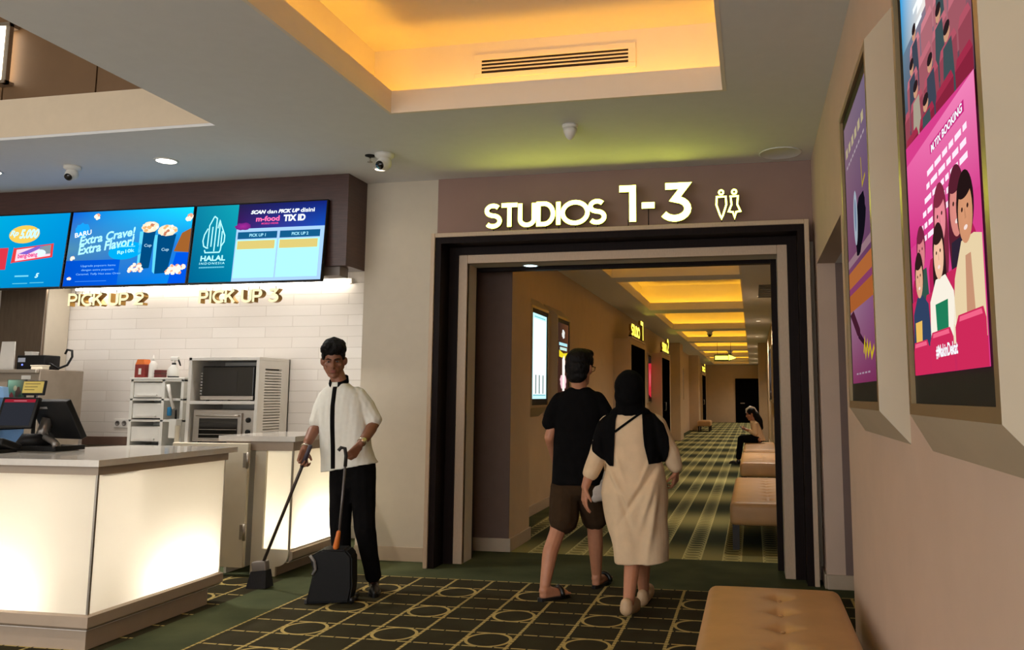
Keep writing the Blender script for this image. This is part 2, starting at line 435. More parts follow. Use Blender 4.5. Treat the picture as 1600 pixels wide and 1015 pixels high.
M_led = glow('amber_led_strip', (1.0, .50, .045), 16.0)
M_ledc = glow('amber_led_strip_corridor', (1.0, .56, .035), 12)
M_cof = mat('coffer_paint', rgb(232, 222, 205), .85, noise=.01)
def coffer(x0, x1, y0, y1, z, lip, setb, top, led):
    mb = MB(); t = .02; s = setb
    e = .003
    for a in ((x0 - t, x0 + e, y0 - t, y1 + t), (x1 - e, x1 + t, y0 - t, y1 + t), (x0 + e, x1 - e, y0 - t, y0 + e), (x0 + e, x1 - e, y1 - e, y1 + t)):
        mb.box(a[0], a[1], a[2], a[3], z - .002, z + lip)
    X0, X1, Y0, Y1 = x0 - s, x1 + s, y0 - s, y1 + s
    for a in ((X0, x0 - t, Y0, Y1), (x1 + t, X1, Y0, Y1), (x0 - t, x1 + t, Y0, y0 - t), (x0 - t, x1 + t, y1 + t, Y1)):
        mb.box(a[0], a[1], a[2], a[3], z + .021, z + .03)
    for a in ((X0 - t, X0, Y0 - t, Y1 + t), (X1, X1 + t, Y0 - t, Y1 + t), (X0, X1, Y0 - t, Y0), (X0, X1, Y1, Y1 + t)):
        mb.box(a[0], a[1], a[2], a[3], z + .021, z + top)
    mb.box(X0 - t, X1 + t, Y0 - t, Y1 + t, z + top, z + top + t)
    o = struct('ceiling_coffer', mb, M_cof)
    l = MB(); q = .05
    for a in ((x0 - t - q, x0 - t - .02, y0 - t - q, y1 + t + q), (x1 + t + .02, x1 + t + q, y0 - t - q, y1 + t + q), (x0, x1, y0 - t - q, y0 - t - .02), (x0, x1, y1 + t + .02, y1 + t + q)):
        l.box(a[0], a[1], a[2], a[3], z + .031, z + .05)
    l.build('led_strip', led, o)
    return o
coffer(-2.3, -.135, .4, 4.87, ZC, .15, .25, .55, M_led)

# high void beside the lobby: cream bulkhead below, brown panels above
mb = MB(); mb.box(-9.5, -3.6, 4.87, 5.0, ZC + .021, 3.51).box(-3.6, -3.48, -3, 5.0, ZC + .021, 3.51)
struct('trim_1', mb, M_bulk)
mb = MB(); xs = [-9.5, -8.44, -7.47, -6.50, -5.53, -4.56, -3.5]
for a, b in zip(xs, xs[1:]): mb.box(a + .008, b - .008, 5.87, 5.9, 3.25, 5.4)
mb.box(-9.5, -3.45, 5.9, 5.95, 3.25, 5.4).box(-3.45, -3.4, -3, 5.95, 3.51, 5.4).box(-9.5, -3.45, 5.0, 5.87, 3.235, 3.25)
struct('wall_upper', mb, M_brown)
struct('ceiling_upper', MB().box(-9.5, -3.4, -3, 5.95, 5.4, 5.45), M_bulk)

# walls
mb = MB(); mb.box(-3.28, -2.334, 6.53, 6.75, 0, ZC).box(-2.334, .213, 6.53, 6.75, 2.457, ZC).box(.213, .6, 6.53, 6.75, 0, ZC)
mb.box(-3.28, -2.5, 6.75, 7.45, 0, ZC)
struct('wall_front', mb, M_wall)
struct('trim_2', MB().box(-2.612, .49, 6.512, 6.53, 2.55, ZC, .003), M_fabric)
mb = MB(); mb.box(.49, .62, -3, 4.55, 0, ZC).box(.49, .62, 6.24, 6.53, 0, ZC).box(.49, .62, 4.55, 6.24, 2.33, ZC)
struct('wall_right', mb, M_rwall)
mb = MB(); mb.box(.62, 2.0, 6.24, 6.34, 0, 2.33).box(.62, 2.0, 4.45, 4.55, 0, 2.33).box(2.0, 2.1, 4.45, 6.34, 0, 2.33)
struct('wall_passage', mb, mat('passage_paint', rgb(122, 102, 95), .85, noise=.03))
struct('ceiling_passage', MB().box(.62, 2.0, 4.55, 6.24, 2.33, 2.36), M_ceil)
mb = MB(); mb.box(-2.95, -2.5, 7.75, 44.2, 0, 3.05).box(-2.95, -2.11, 7.10, 7.75, 0, 3.05)
mb.box(-2.95, -2.18, 25.6, 26.7, 0, 3.0).box(-2.95, -2.12, 33.5, 34.6, 0, 3.0)
struct('wall_corridor_left', mb, M_corr)
mb = MB(); mb.box(.45, .6, 6.75, 44.2, 0, 3.05).box(.2, .45, 26, 27, 0, 3.0)
struct('wall_corridor_right', mb, M_corr)
struct('wall_corridor_end', MB().box(-2.95, .6, 44, 44.2, 0, 3.05), M_corr)
# corridor ceiling with its row of coffers
CO = [(7.1, 11.25)] + [(11.73 + 4.66 * k, 11.73 + 4.66 * k + 3.98) for k in range(6)] + [(39.69, 42.9)]
mb = MB(); mb.box(-2.95, -1.9, 6.75, 44.2, 3.0, 3.02).box(-.13, .6, 6.75, 44.2, 3.0, 3.02)
ys = [6.75] + [v for c in CO for v in c] + [44.2]
for a, b in zip(ys[0::2], ys[1::2]): mb.box(-1.9, -.13, a, b, 3.0, 3.02)
struct('ceiling_corridor', mb, M_ceil)
for a, b in CO: coffer(-1.9, -.13, a, b, 3.0, .14, .2, .5, M_ledc)

struct('trim_9', MB().box(-2.5, -2.112, 7.088, 7.10, .115, 3.0), mat('shaded_pillar_colour', rgb(104, 84, 76), .85, noise=.04))  # sheet over the pillar front; its dark colour stands in for shade
# skirtings
struct('baseboard_front', MB().box(-3.28, -2.575, 6.515, 6.53, 0, .115, .004), M_base)
struct('baseboard_corridor', MB().box(-2.5, -2.485, 7.75, 25.6, 0, .115, .004).box(-2.44, -2.095, 7.085, 7.1, 0, .115, .004).box(-2.11, -2.095, 7.1, 7.77, 0, .115, .004).box(.435, .45, 6.85, 26, 0, .115, .004), M_base)
struct('baseboard_right', MB().box(.475, .49, -3, 4.55, 0, .1, .004).box(.475, .49, 6.24, 6.53, 0, .1, .004).box(.49, 2.0, 6.225, 6.24, 0, .1, .004), M_base)

# doorway portal: pale edge, dark lining, second pale edge
mb = MB()
mb.box(-2.54, -2.49, 6.30, 6.53, 0, 2.645).box(.36, .41, 6.30, 6.53, 0, 2.645).box(-2.49, .36, 6.30, 6.53, 2.595, 2.645)
mb.box(-2.49, -2.41, 6.50, 6.54, 0, 2.595).box(.289, .36, 6.50, 6.54, 0, 2.595).box(-2.41, .289, 6.50, 6.54, 2.53, 2.595)
mb.box(-2.41, -2.34, 6.56, 6.8, 0, 2.53).box(.22, .289, 6.56, 6.9, 0, 2.53).box(-2.34, .22, 6.56, 6.9, 2.462, 2.53)
mb.box(.168, .22, 6.80, 6.9, 0, 2.462).box(-2.34, .168, 6.82, 6.9, 2.436, 2.462)
fr = struct('door_frame', mb, M_dark)
mb = MB()
mb.box(-2.575, -2.54, 6.285, 6.53, 0, 2.68, .004).box(.41, .445, 6.285, 6.53, 0, 2.68, .004).box(-2.54, .41, 6.285, 6.53, 2.645, 2.68, .004)
mb.box(-2.41, -2.334, 6.51, 6.56, 0, 2.53, .004).box(.213, .289, 6.51, 6.56, 0, 2.53, .004).box(-2.334, .213, 6.51, 6.56, 2.457, 2.53, .004)
mb.build('edge_trim', M_beige, fr)

# dark wood header over the kitchen counter and the kitchen behind it
mb = MB(); mb.box(-9.5, -3.28, 6.19, 6.53, 2.42, ZC)
struct('trim_3', mb, M_head)
def tilemat():
    m = bpy.data.materials.new('white_wall_tiles'); m.use_nodes = True; nt = m.node_tree; b = nt.nodes['Principled BSDF']
    tc = nt.nodes.new('ShaderNodeTexCoord'); mp = nt.nodes.new('ShaderNodeMapping'); nt.links.new(tc.outputs['Object'], mp.inputs[0])
    mp.inputs['Rotation'].default_value = (PI / 2, 0, 0)
    br = nt.nodes.new('ShaderNodeTexBrick'); nt.links.new(mp.outputs[0], br.inputs['Vector'])
    br.inputs['Scale'].default_value = 1; br.inputs['Brick Width'].default_value = .6; br.inputs['Row Height'].default_value = .107
    br.inputs['Mortar Size'].default_value = .0035; br.inputs['Mortar Smooth'].default_value = .3; br.inputs['Bias'].default_value = 0
    br.inputs['Color1'].default_value = (*rgb(226, 220, 212), 1); br.inputs['Color2'].default_value = (*rgb(220, 213, 204), 1); br.inputs['Mortar'].default_value = (*rgb(204, 196, 186), 1)
    nt.links.new(br.outputs['Color'], b.inputs['Base Color']); b.inputs['Roughness'].default_value = .22
    bp = nt.nodes.new('ShaderNodeBump'); bp.invert = True; bp.inputs['Strength'].default_value = .5; bp.inputs['Distance'].default_value = .01
    nt.links.new(br.outputs['Fac'], bp.inputs['Height']); nt.links.new(bp.outputs[0], b.inputs['Normal'])
    return m
struct('wall_tiled', MB().box(-9.5, -3.28, 7.45, 7.55, 0, ZC), tilemat())
struct('wall_left', MB().box(-9.6, -9.5, -3, 7.55, 0, 5.45), M_wall)
struct('ceiling_kitchen', MB().box(-9.5, -3.28, 6.53, 7.45, 2.75, 2.78), M_ceil)

# ================================================================== KITCHEN COUNTER
M_quartz = mat('white_quartz', rgb(206, 200, 192), .12, noise=.03, scale=40, coat=.3)
M_ctrim = mat('grey_beige_counter_trim', rgb(166, 148, 130), .4, noise=.03)
M_cream = mat('cream_lacquer', rgb(222, 212, 190), .35, noise=.015)
M_steel = mat('brushed_steel', rgb(176, 168, 158), .35, metal=.85, noise=.08, scale=8, stretch=(1, 1, 40))
M_dsteel = mat('dark_brushed_steel', rgb(120, 106, 92), .3, metal=.8, noise=.1, scale=5, stretch=(8, 8, 1))
M_glass = mat('black_glass', rgb(10, 10, 12), .08, noise=.1, coat=.5)
M_inner = mat('lightbox_lining', rgb(240, 236, 228), .9, noise=.01)
def translucent():
    m = bpy.data.materials.new('backlit_acrylic'); m.use_nodes = True; nt = m.node_tree; nt.nodes.clear()
    o = nt.nodes.new('ShaderNodeOutputMaterial'); t = nt.nodes.new('ShaderNodeBsdfTranslucent'); d = nt.nodes.new('ShaderNodeBsdfDiffuse'); mx = nt.nodes.new('ShaderNodeMixShader')
    n = nt.nodes.new('ShaderNodeTexNoise'); n.inputs['Scale'].default_value = 3
    r = nt.nodes.new('ShaderNodeValToRGB'); r.color_ramp.elements[0].color = (.93, .90, .84, 1); r.color_ramp.elements[1].color = (.96, .93, .87, 1)
    nt.links.new(n.outputs[0], r.inputs[0]); nt.links.new(r.outputs[0], t.inputs[0]); d.inputs[0].default_value = (.8, .78, .72, 1)
    mx.inputs[0].default_value = .3; nt.links.new(t.outputs[0], mx.inputs[1]); nt.links.new(d.outputs[0], mx.inputs[2]); nt.links.new(mx.outputs[0], o.inputs[0])
    return m
M_acryl = translucent()
M_tube = glow('warm_lightbox_tube', (1.0, .89, .72), 62.0)

def sheet(name, a, b, c, d, m, parent, org=(0, 0, 0)): return MB().quad(a, b, c, d).build(name, m, parent, org)

# --- main service counter
T = thing('service_counter', 'long white service counter with glowing panels and till on top', 'counter', (-4.6, 4.5, 0)); O = (-4.6, 4.5, 0)
XR, YF, YB, XL = -3.5, 3.935, 5.05, -8.6
MB().prism([(XL, YF - .05), (XR + .045, YF - .05), (XR + .045, YB + .06), (-4.25, YB + .06), (-4.45, YF + .87), (XL, YF + .87)], 'z', .965, 1.0).build('worktop', M_quartz, T, O)
mb = MB(); mb.box(XL, XR + .012, YF - .012, YF + .03, .917, .965).box(XR - .03, XR + .012, YF + .03, YB + .01, .917, .965)
mb.build('top_rail', M_ctrim, T, O)
sheet('glowing_panel', (XL, YF, .186), (XR, YF, .186), (XR, YF, .917), (XL, YF, .917), M_acryl, T, O)
sheet('glowing_panel', (XR, YF, .186), (XR, YB, .186), (XR, YB, .917), (XR, YF, .917), M_acryl, T, O)
MB().box(XR - .008, XR + .004, YF - .004, YF + .008, .186, .917).build('corner_bead', M_steel, T, O)
pr = [(0, .186), (.028, .18), (.028, .125), (.0, .105), (-.06, .105), (-.06, .186)]
mb = MB(); q = [(a, z) for a, z in pr]; n = len(q)
mb.add([(XL, YF - a, z) for a, z in q] + [(XR + a, YF - a, z) for a, z in q] + [(XR + a, YB, z) for a, z in q], [tuple(range(n)), tuple(range(2 * n, 3 * n))[::-1]] + [(k * n + i, k * n + (i + 1) % n, (k + 1) * n + (i + 1) % n, (k + 1) * n + i) for k in (0, 1) for i in range(n)])
mb.build('base_ledge', M_ctrim, T, O)
mb = MB(); mb.box(XL, XR - .01, YF + .01, YF + .05, 0, .106).box(XR - .05, XR - .01, YF + .05, YB - .1, 0, .106)
mb.build('plinth', M_ctrim, T, O)
mb = MB(); mb.box(XL, XR - .35, YF + .30, YF + .32, .106, .917).box(XR - .37, XR - .35, YF + .32, YB, .106, .917)
mb.box(XL, XR - .005, YF + .005, YF + .3, .1, .187).box(XR - .35, XR - .005, YF + .3, YB, .1, .187)
mb.box(XL, XR - .005, YF + .035, YF + .3, .905, .917).box(XR - .35, XR - .035, YF + .3, YB, .905, .917)
mb.box(XR - .35, XR - .002, YB - .012, YB, .187, .917)
mb.build('carcass', M_inner, T, O)
mb = MB(); mb.tube([(XL + .1, YF + .17, .235), (XR - .42, YF + .17, .235)], .014).tube([(XR - .17, YF + .48, .235), (XR - .17, YB - .06, .235)], .014)
mb.build('light_tube', M_tube, T, O)

# --- swing gate
T = thing('swing_gate', 'cream swing gate hinged between the two glowing counters', 'gate', (-3.76, 5.72, 0)); O = (-3.76, 5.72, 0)
MB().box(-4.42, -3.765, 5.70, 5.735, .07, .985, .004).build('panel', M_cream, T, O)
for z in (.33, .86):
    MB().tube([(-3.758, 5.693, z - .06), (-3.758, 5.693, z + .06)], .013).box(-3.80, -3.76, 5.694, 5.70, z - .055, z + .055).build('hinge', M_steel, T, O)

# --- side counter by the wall
T = thing('side_counter', 'short glowing counter with white top running back to the grey wall', 'counter', (-3.6, 6.1, 0)); O = (-3.6, 6.1, 0)
MB().prism([(-4.05, 5.74), (-3.40, 5.74), (-3.40, 6.53), (-4.05, 6.53)], 'z', 1.0, 1.04).build('worktop', M_quartz, T, O)
MB().box(-3.475, -3.43, 5.77, 6.528, .93, .999).box(-4.0, -3.475, 5.77, 5.80, .93, .999).build('top_rail', M_ctrim, T, O)
# end board with a window for the panel and a scrolled foot
mb = MB(); Y0, Y1 = 5.785, 5.805
mb.box(-3.755, -3.662, Y0, Y1, .0, .93)
mb.prism([(-3.662, 0), (-3.545, 0), (-3.545, .07)] + [(-3.545 + .105 * math.sin(t), .175 - .105 * math.cos(t)) for t in [0, .3, .6, .9, 1.2, 1.57]] + [(-3.44, .197), (-3.662, .197)], 'y', Y0, Y1)
mb.build('end_board', M_cream, T, O)
sheet('glowing_panel', (-3.662, Y1, .19), (-3.447, Y1, .19), (-3.447, Y1, .93), (-3.662, Y1, .93), M_acryl, T, O)
sheet('glowing_panel', (-3.447, Y1, .197), (-3.447, 6.528, .197), (-3.447, 6.528, .93), (-3.447, Y1, .93), M_acryl, T, O)
MB().box(-3.453, -3.441, 5.793, 5.808, .19, .93).build('corner_bead', M_steel, T, O)
MB().prism([(-3.447 + a, z) for a, z in pr], 'y', Y1, 6.528).build('base_ledge', M_ctrim, T, O)
MB().box(-3.6, -3.555, Y1, 6.528, 0, .106).build('plinth', M_ctrim, T, O)
mb = MB(); mb.box(-3.757, -3.745, Y1, 6.528, .1, .93).box(-3.745, -3.45, Y1, 6.528, .1, .195).box(-3.745, -3.48, Y1 + .01, 6.528, .92, .932).box(-4.0, -3.98, 5.82, 6.52, 0, .93)
mb.build('carcass', M_inner, T, O)
MB().tube([(-3.6, 5.95, .24), (-3.6, 6.48, .24)], .014).build('light_tube', glow('warm_lightbox_tube_short', (1.0, .88, .66), 125.0), T, O)

# --- back worktop in the kitchen
T = thing('back_worktop', 'brown back worktop running along the white tiled wall', 'worktop', (-5.6, 7.1, 0)); O = (-5.6, 7.1, 0)
MB().box(-6.37, -3.9, 6.80, 7.448, .80, .838, .004).build('top', M_quartz, T, O)
MB().box(-6.37, -3.9, 6.84, 7.44, .0, .80).build('base', M_ctrim, T, O)
tag(MB().box(-6.83, -6.28, 7.425, 7.449, .8385, .925, .003).build('splashback', mat('brown_splashback', rgb(108, 84, 72), .4)), 'low brown splash strip on the tiles behind the till', 'splashback')

# --- oven cabinet
T = thing('oven_cabinet', 'white open cabinet with louvred side holding two ovens', 'cabinet', (-4.88, 7.15, .839)); O = (-4.88, 7.15, .839)
X0, X1, Y0, Y1, Z0, Z1 = -5.245, -4.50, 6.92, 7.44, .839, 1.705
mb = MB(); mb.box(X0, X0 + .035, Y0, Y1, Z0, Z1, .003).box(X0, X1, Y0, Y1, Z1 - .03, Z1, .003).box(X0, X1, Y1 - .015, Y1, Z0, Z1)
mb.build('body', M_white, T, O)
for z in (.869, 1.265): MB().box(X0 + .035, X1 - .03, Y0, Y1 - .02, z, z + .03, .003).build('shelf', M_white, T, O)
sd = MB(); sd.box(X1 - .03, X1, Y0, 7.02, Z0, Z1 - .03).box(X1 - .03, X1, 7.30, Y1, Z0, Z1 - .03).box(X1 - .03, X1, 7.02, 7.30, 1.60, Z1 - .03).box(X1 - .03, X1, 7.02, 7.30, Z0, .95)
sd.build('side_panel', M_white, T, O)
lv = MB(); k = 0
while .955 + k * .0265 < 1.59:
    z = .955 + k * .0265
    lv.prism([(X1 - .026, z + .012), (X1 - .002, z), (X1 - .002, z + .013), (X1 - .026, z + .025)], 'y', 7.02, 7.30); k += 1
lv.build('louvre', M_white, T, O)

# --- microwave
T = thing('microwave', 'black glass microwave on the upper shelf of the white cabinet', 'microwave', (-4.87, 7.15, 1.295)); O = (-4.87, 7.15, 1.295)
MB().box(-5.14, -4.585, 6.99, 7.40, 1.305, 1.625, .006).build('body', M_black, T, O)
MB().box(-5.13, -4.59, 6.975, 6.99, 1.345, 1.615, .004).build('door', M_glass, T, O)
MB().box(-5.06, -4.76, 6.9735, 6.975, 1.38, 1.58).build('window', mat('dark_oven_window', rgb(16, 17, 22), .05, coat=.6), T, O)
MB().box(-5.14, -4.585, 6.97, 6.99, 1.305, 1.343, .003).build('lower_trim', M_steel, T, O)
for x in (-5.1, -4.63):
    for y in (7.03, 7.36): MB().lathe([(.015, 1.2955), (.015, 1.306)], (x, y, 0), 10).build('foot', M_black, T, O)
for k in range(9): MB().box(-5.165, -5.135, 7.0, 7.03, 1.33 + k * .028, 1.337 + k * .028).build('vent_rib', M_white, T, O)

# --- toaster oven
T = thing('toaster_oven', 'steel toaster oven with glass door on the lower cabinet shelf', 'oven', (-4.83, 7.15, .9)); O = (-4.83, 7.15, .9)
MB().box(-5.17, -4.535, 6.93, 7.38, .92, 1.215, .006).build('body', M_steel, T, O)
d = MB().box(-5.12, -4.65, 6.905, 6.93, .935, 1.185, .004).build('door', M_steel, T, O)
MB().box(-5.085, -4.685, 6.901, 6.905, .955, 1.135).build('glass', M_glass, d, O)
MB().tube([(-5.10, 6.905, 1.16), (-5.10, 6.875, 1.16), (-4.67, 6.875, 1.16), (-4.67, 6.905, 1.16)], .009).build('handle', M_steel, d, O)
MB().box(-5.08, -4.69, 6.8995, 6.901, 1.03, 1.035).box(-5.08, -4.69, 6.8995, 6.901, .985, .99).build('rack', M_steel, d, O)
for z in (1.01, 1.12): MB().lathe([(.024, 0), (.024, .012), (.016, .022), (.0, .022)], (-4.59, 6.93, z), 16, 0, Matrix.Rotation(PI / 2, 3, 'X')).build('knob', M_black, T, O)
for x in (-5.12, -4.58):
    for y in (6.97, 7.33): MB().lathe([(.016, .9005), (.016, .921)], (x, y, 0), 10).build('foot', M_black, T, O)
T = tag(MB().tube([(-5.31, 6.90, .839), (-5.31, 6.90, 1.06), (-5.31, 6.90, 1.065)], [.02, .02, .026], 14).build('rolling_pin', M_cream), 'cream roll standing upright against the oven cabinet edge', 'roll')

# --- drawer tower
def frosted():
    return mat('frosted_plastic', rgb(226, 224, 216), .4, noise=.03)
M_frost = frosted()
T = thing('drawer_tower', 'translucent white plastic drawer tower under the bottles', 'drawer unit', (-5.72, 7.25, .839)); O = (-5.72, 7.25, .839)
X0, X1, Y0, Y1 = -6.015, -5.42, 7.10, 7.42
mb = MB()
for x in (X0, -5.66, X1 - .03): mb.box(x, x + .03, Y0, Y1, .839, 1.50)
for z in (.84, 1.09, 1.295, 1.48): mb.box(X0, X1, Y0, Y1, z, z + .022, .003)
mb.box(X0 - .01, X1 + .01, Y0 - .01, Y1, 1.502, 1.52, .004).box(X0, X1, Y1 - .01, Y1, .839, 1.5)
mb.build('frame', M_frost, T, O)
for z in (.90, 1.125, 1.325):
    dr = MB().box(X0 + .034, -5.664, Y0 + .006, Y1 - .03, z, z + .145, .006).build('drawer', M_frost, T, O)
    MB().box(X0 + .08, -5.71, Y0 - .018, Y0 + .006, z + .012, z + .03, .004).build('handle', M_white, dr, O)

# --- things on the drawer tower
z0 = 1.521
T = thing('drink_carton', 'red and orange carton standing on the drawer tower', 'carton', (-5.94, 7.17, z0)); O = (-5.94, 7.17, z0)
mb = MB(); mb.box(-6.0, -5.89, 7.12, 7.22, z0, z0 + .13, .004); mb.build('body', mat('maroon_card', rgb(128, 40, 32), .5), T, O)
MB().prism([(-6.0, z0 + .13), (-5.89, z0 + .13), (-5.91, z0 + .18), (-5.98, z0 + .18)], 'y', 7.125, 7.215).build('top', mat('orange_card', rgb(214, 110, 40), .5), T, O)
MB().box(-5.955, -5.925, 7.1185, 7.1195, z0 + .03, z0 + .09).build('label', M_white, T, O)
T = thing('sauce_bottle', 'slim white bottle standing beside the red carton', 'bottle', (-5.835, 7.17, z0)); O = (-5.835, 7.17, z0)
MB().lathe([(.036, z0), (.038, z0 + .02), (.036, z0 + .13), (.02, z0 + .16), (.012, z0 + .165)], (-5.835, 7.17, 0), 18).build('body', M_white, T, O)
MB().lathe([(.013, z0 + .165), (.010, z0 + .19), (.003, z0 + .225)], (-5.835, 7.17, 0), 12).build('nozzle', M_white, T, O)
T = thing('small_box', 'small dark red box between white bottle and spray bottle', 'box', (-5.745, 7.17, z0)); O = (-5.745, 7.17, z0)
MB().box(-5.785, -5.705, 7.13, 7.21, z0, z0 + .075, .003).build('body', mat('dark_red_card', rgb(92, 26, 24), .5), T, O)
MB().box(-5.786, -5.704, 7.129, 7.211, z0 + .035, z0 + .043).build('band', mat('brown_band', rgb(60, 34, 24), .5), T, O)
T = thing('spray_bottle', 'clear spray bottle with white trigger head on drawer tower', 'spray bottle', (-5.60, 7.17, z0)); O = (-5.6, 7.17, z0)
MB().lathe([(.05, z0), (.052, z0 + .03), (.048, z0 + .09), (.02, z0 + .125), (.016, z0 + .135)], (-5.6, 7.17, 0), 20).build('body', M_frost, T, O)
MB().lathe([(.051, z0), (.0525, z0 + .012)], (-5.6, 7.17, 0), 20).build('base_ring', M_black, T, O); MB().lathe([(.02, z0 + .127), (.02, z0 + .143)], (-5.6, 7.17, 0), 14).build('collar', M_black, T, O)
MB().box(-5.635, -5.55, 7.155, 7.185, z0 + .165, z0 + .205, .008, seg=3).tube([(-5.6, 7.17, z0 + .14), (-5.6, 7.17, z0 + .17)], .014).build('spray_head', M_white, T, O)
MB().tube([(-5.555, 7.17, z0 + .175), (-5.54, 7.17, z0 + .15), (-5.525, 7.17, z0 + .115)], [.009, .008, .006]).build('trigger', M_black, T, O)

# hanging brushes and their holder
T = thing('dish_brush', 'white handled brush with blue head hanging on drawer tower side', 'brush', (-5.55, 7.0, 1.3)); O = (-5.55, 7.0, 1.3)
MB().tube([(-5.565, 7.06, 1.45), (-5.54, 7.06, 1.36), (-5.49, 7.06, 1.22)], [.018, .014, .016]).build('handle', M_white, T, O)
MB().box(-5.555, -5.515, 7.05, 7.08, 1.15, 1.235, .01, seg=3).build('head', mat('blue_bristles', rgb(30, 120, 170), .7), T, O)
T = thing('utensil_holder', 'small white holder with spatula hung below the blue brush', 'holder', (-5.48, 7.0, 1.0)); O = (-5.48, 7.0, 1.0)
MB().box(-5.50, -5.42, 7.02, 7.098, .94, 1.12, .006).build('cup', M_frost, T, O)
MB().tube([(-5.45, 7.05, 1.12), (-5.45, 7.045, 1.21)], .01).build('utensil', M_black, T, O)

# wall socket
T = thing('wall_socket', 'double wall socket on the white tiles', 'socket', (-6.385, 7.445, 1.06)); O = (-6.385, 7.445, 1.06)
MB().box(-6.47, -6.30, 7.436, 7.4495, 1.015, 1.105, .004).build('plate', M_white, T, O)
for x in (-6.425, -6.345): MB().lathe([(.026, 0), (.026, .006), (.02, .006), (.02, .002)], (x, 7.436, 1.06), 16, 0, Matrix.Rotation(PI / 2, 3, 'X')).build('outlet', mat('grey_plastic', rgb(110, 104, 98), .5), T, O)

# steel machine with printer
T = thing('steel_refrigerator', 'tall dark steel refrigerator with pale side against the white tiles', 'refrigerator', (-7.5, 7.3, 0)); O = (-7.5, 7.3, 0)
MB().box(-7.68, -7.115, 7.16, 7.445, 0, 2.5, .006).build('body', M_wall, T, O)
MB().box(-7.675, -7.12, 7.13, 7.159, .1, 2.48, .006).build('door', M_dsteel, T, O)
T = thing('steel_cabinet', 'waist high grey steel machine cabinet behind the till', 'cabinet', (-7.1, 6.65, 0)); O = (-7.1, 6.65, 0)
MB().box(-8.2, -6.38, 6.40, 6.90, 0, 1.58, .006).build('body', mat('satin_steel', rgb(150, 138, 124), .45, metal=.45, noise=.05), T, O)
MB().box(-8.2, -6.39, 6.36, 6.40, 1.545, 1.58, .006).build('shelf', M_steel, T, O)
MB().box(-6.58, -6.48, 6.397, 6.3995, 1.49, 1.525).build('label', M_white, T, O)
z0 = 1.581
T = thing('receipt_printer', 'black receipt printer on the grey steel cabinet', 'printer', (-6.68, 6.66, z0)); O = (-6.68, 6.66, z0)
MB().box(-6.84, -6.52, 6.58, 6.76, z0 + .001, z0 + .14, .012, seg=3).build('body', M_black, T, O)
MB().box(-6.82, -6.74, 6.578, 6.5795, z0 + .075, z0 + .115).build('label', mat('pale_sticker', rgb(170, 180, 200), .5), T, O)
MB().lathe([(.009, 0), (.009, .003)], (-6.77, 6.58, z0 + .05), 10, 0, Matrix.Rotation(PI / 2, 3, 'X')).build('indicator_lamp', glow('blue_led', (.15, .2, 1), 2), T, O)
T = thing('paper_box', 'small white box on top of the black receipt printer', 'box', (-6.80, 6.68, z0 + .14)); O = (-6.80, 6.68, z0 + .14)
MB().box(-6.825, -6.745, 6.65, 6.73, z0 + .141, z0 + .175, .004).build('body', M_white, T, O); MB().box(-6.827, -6.743, 6.648, 6.732, z0 + .165, z0 + .178, .003).build('lid', M_white, T, O)
tag(MB().prism([(-7.03, z0 + .001), (-6.855, z0 + .001), (-6.865, z0 + .27), (-7.01, z0 + .27)], 'y', 6.57, 6.582).build('paper_sign', M_white), 'blank white card standing beside the receipt printer', 'card')
tag(MB().tube([(-6.505, 6.62, z0 + .06), (-6.46, 6.60, z0 + .05), (-6.42, 6.63, z0 + .013), (-6.405, 6.72, z0 + .05), (-6.395, 6.76, z0 + .13), (-6.42, 6.78, z0 + .19), (-6.48, 6.785, z0 + .20), (-6.50, 6.785, z0 + .16)], .011, 8).build('power_cable', M_black), 'black cable looping behind the receipt printer', 'cable')
T = thing('tray_stack', 'flat cream tray on the grey steel cabinet end', 'tray', (-6.45, 6.46, z0)); O = (-6.45, 6.46, z0)
MB().box(-6.51, -6.385, 6.42, 6.50, z0, z0 + .03, .006).build('tray', M_cream, T, O); MB().box(-6.515, -6.382, 6.415, 6.505, z0 + .03, z0 + .04, .003).build('rim', M_cream, T, O)

# --- till on the counter
def slab(cx, cy, cz, w, h, t, tilt, yaw, mb=None, bev=.006):
    M = Matrix.Translation((cx, cy, cz)) @ Matrix.Rotation(yaw, 4, 'Z') @ Matrix.Rotation(tilt, 4, 'X')
    mb = mb or MB(); mb.box(-w / 2, w / 2, -t / 2, t / 2, -h / 2, h / 2, bev, 0, M, 3); return mb, M
T = thing('till_terminal', 'black till terminal with two screens on the white counter', 'till', (-4.50, 4.52, 1.0)); O = (-4.50, 4.52, 1.0)
MB().prism([(-4.75, 4.42), (-4.25, 4.42), (-4.22, 4.62), (-4.72, 4.64)], 'z', 1.003, 1.03).tube([(-4.52, 4.53, 1.03), (-4.52, 4.53, 1.10)], [.11, .07], 20).build('base', M_black, T, O)
MB().tube([(-4.48, 4.53, 1.05), (-4.46, 4.56, 1.2)], .035, 12).tube([(-4.38, 4.47, 1.085), (-4.28, 4.44, 1.055), (-4.25, 4.43, 1.03)], [.02, .02, .024], 10).build('stand', mat('grey_metal', rgb(120, 114, 108), .3, metal=.6), T, O)
mb, M = slab(-4.385, 4.56, 1.195, .36, .27, .04, math.radians(28), math.radians(-12)); mb.build('cashier_screen', M_black, T, O)
MB().box(-.135, -.02, -.022, -.02, .085, .10, 0, 0, M).build('label', mat('grey_label', rgb(150, 148, 146), .5), T, O)
mb, M = slab(-4.565, 4.44, 1.235, .25, .20, .03, math.radians(-16), math.radians(6)); mb.build('customer_screen', M_black, T, O)
cv = Canvas(M @ Vector((-.105, -.0155, -.085)), M.to_3x3() @ Vector((1, 0, 0)), M.to_3x3() @ Vector((0, 0, 1)), .21, .17)
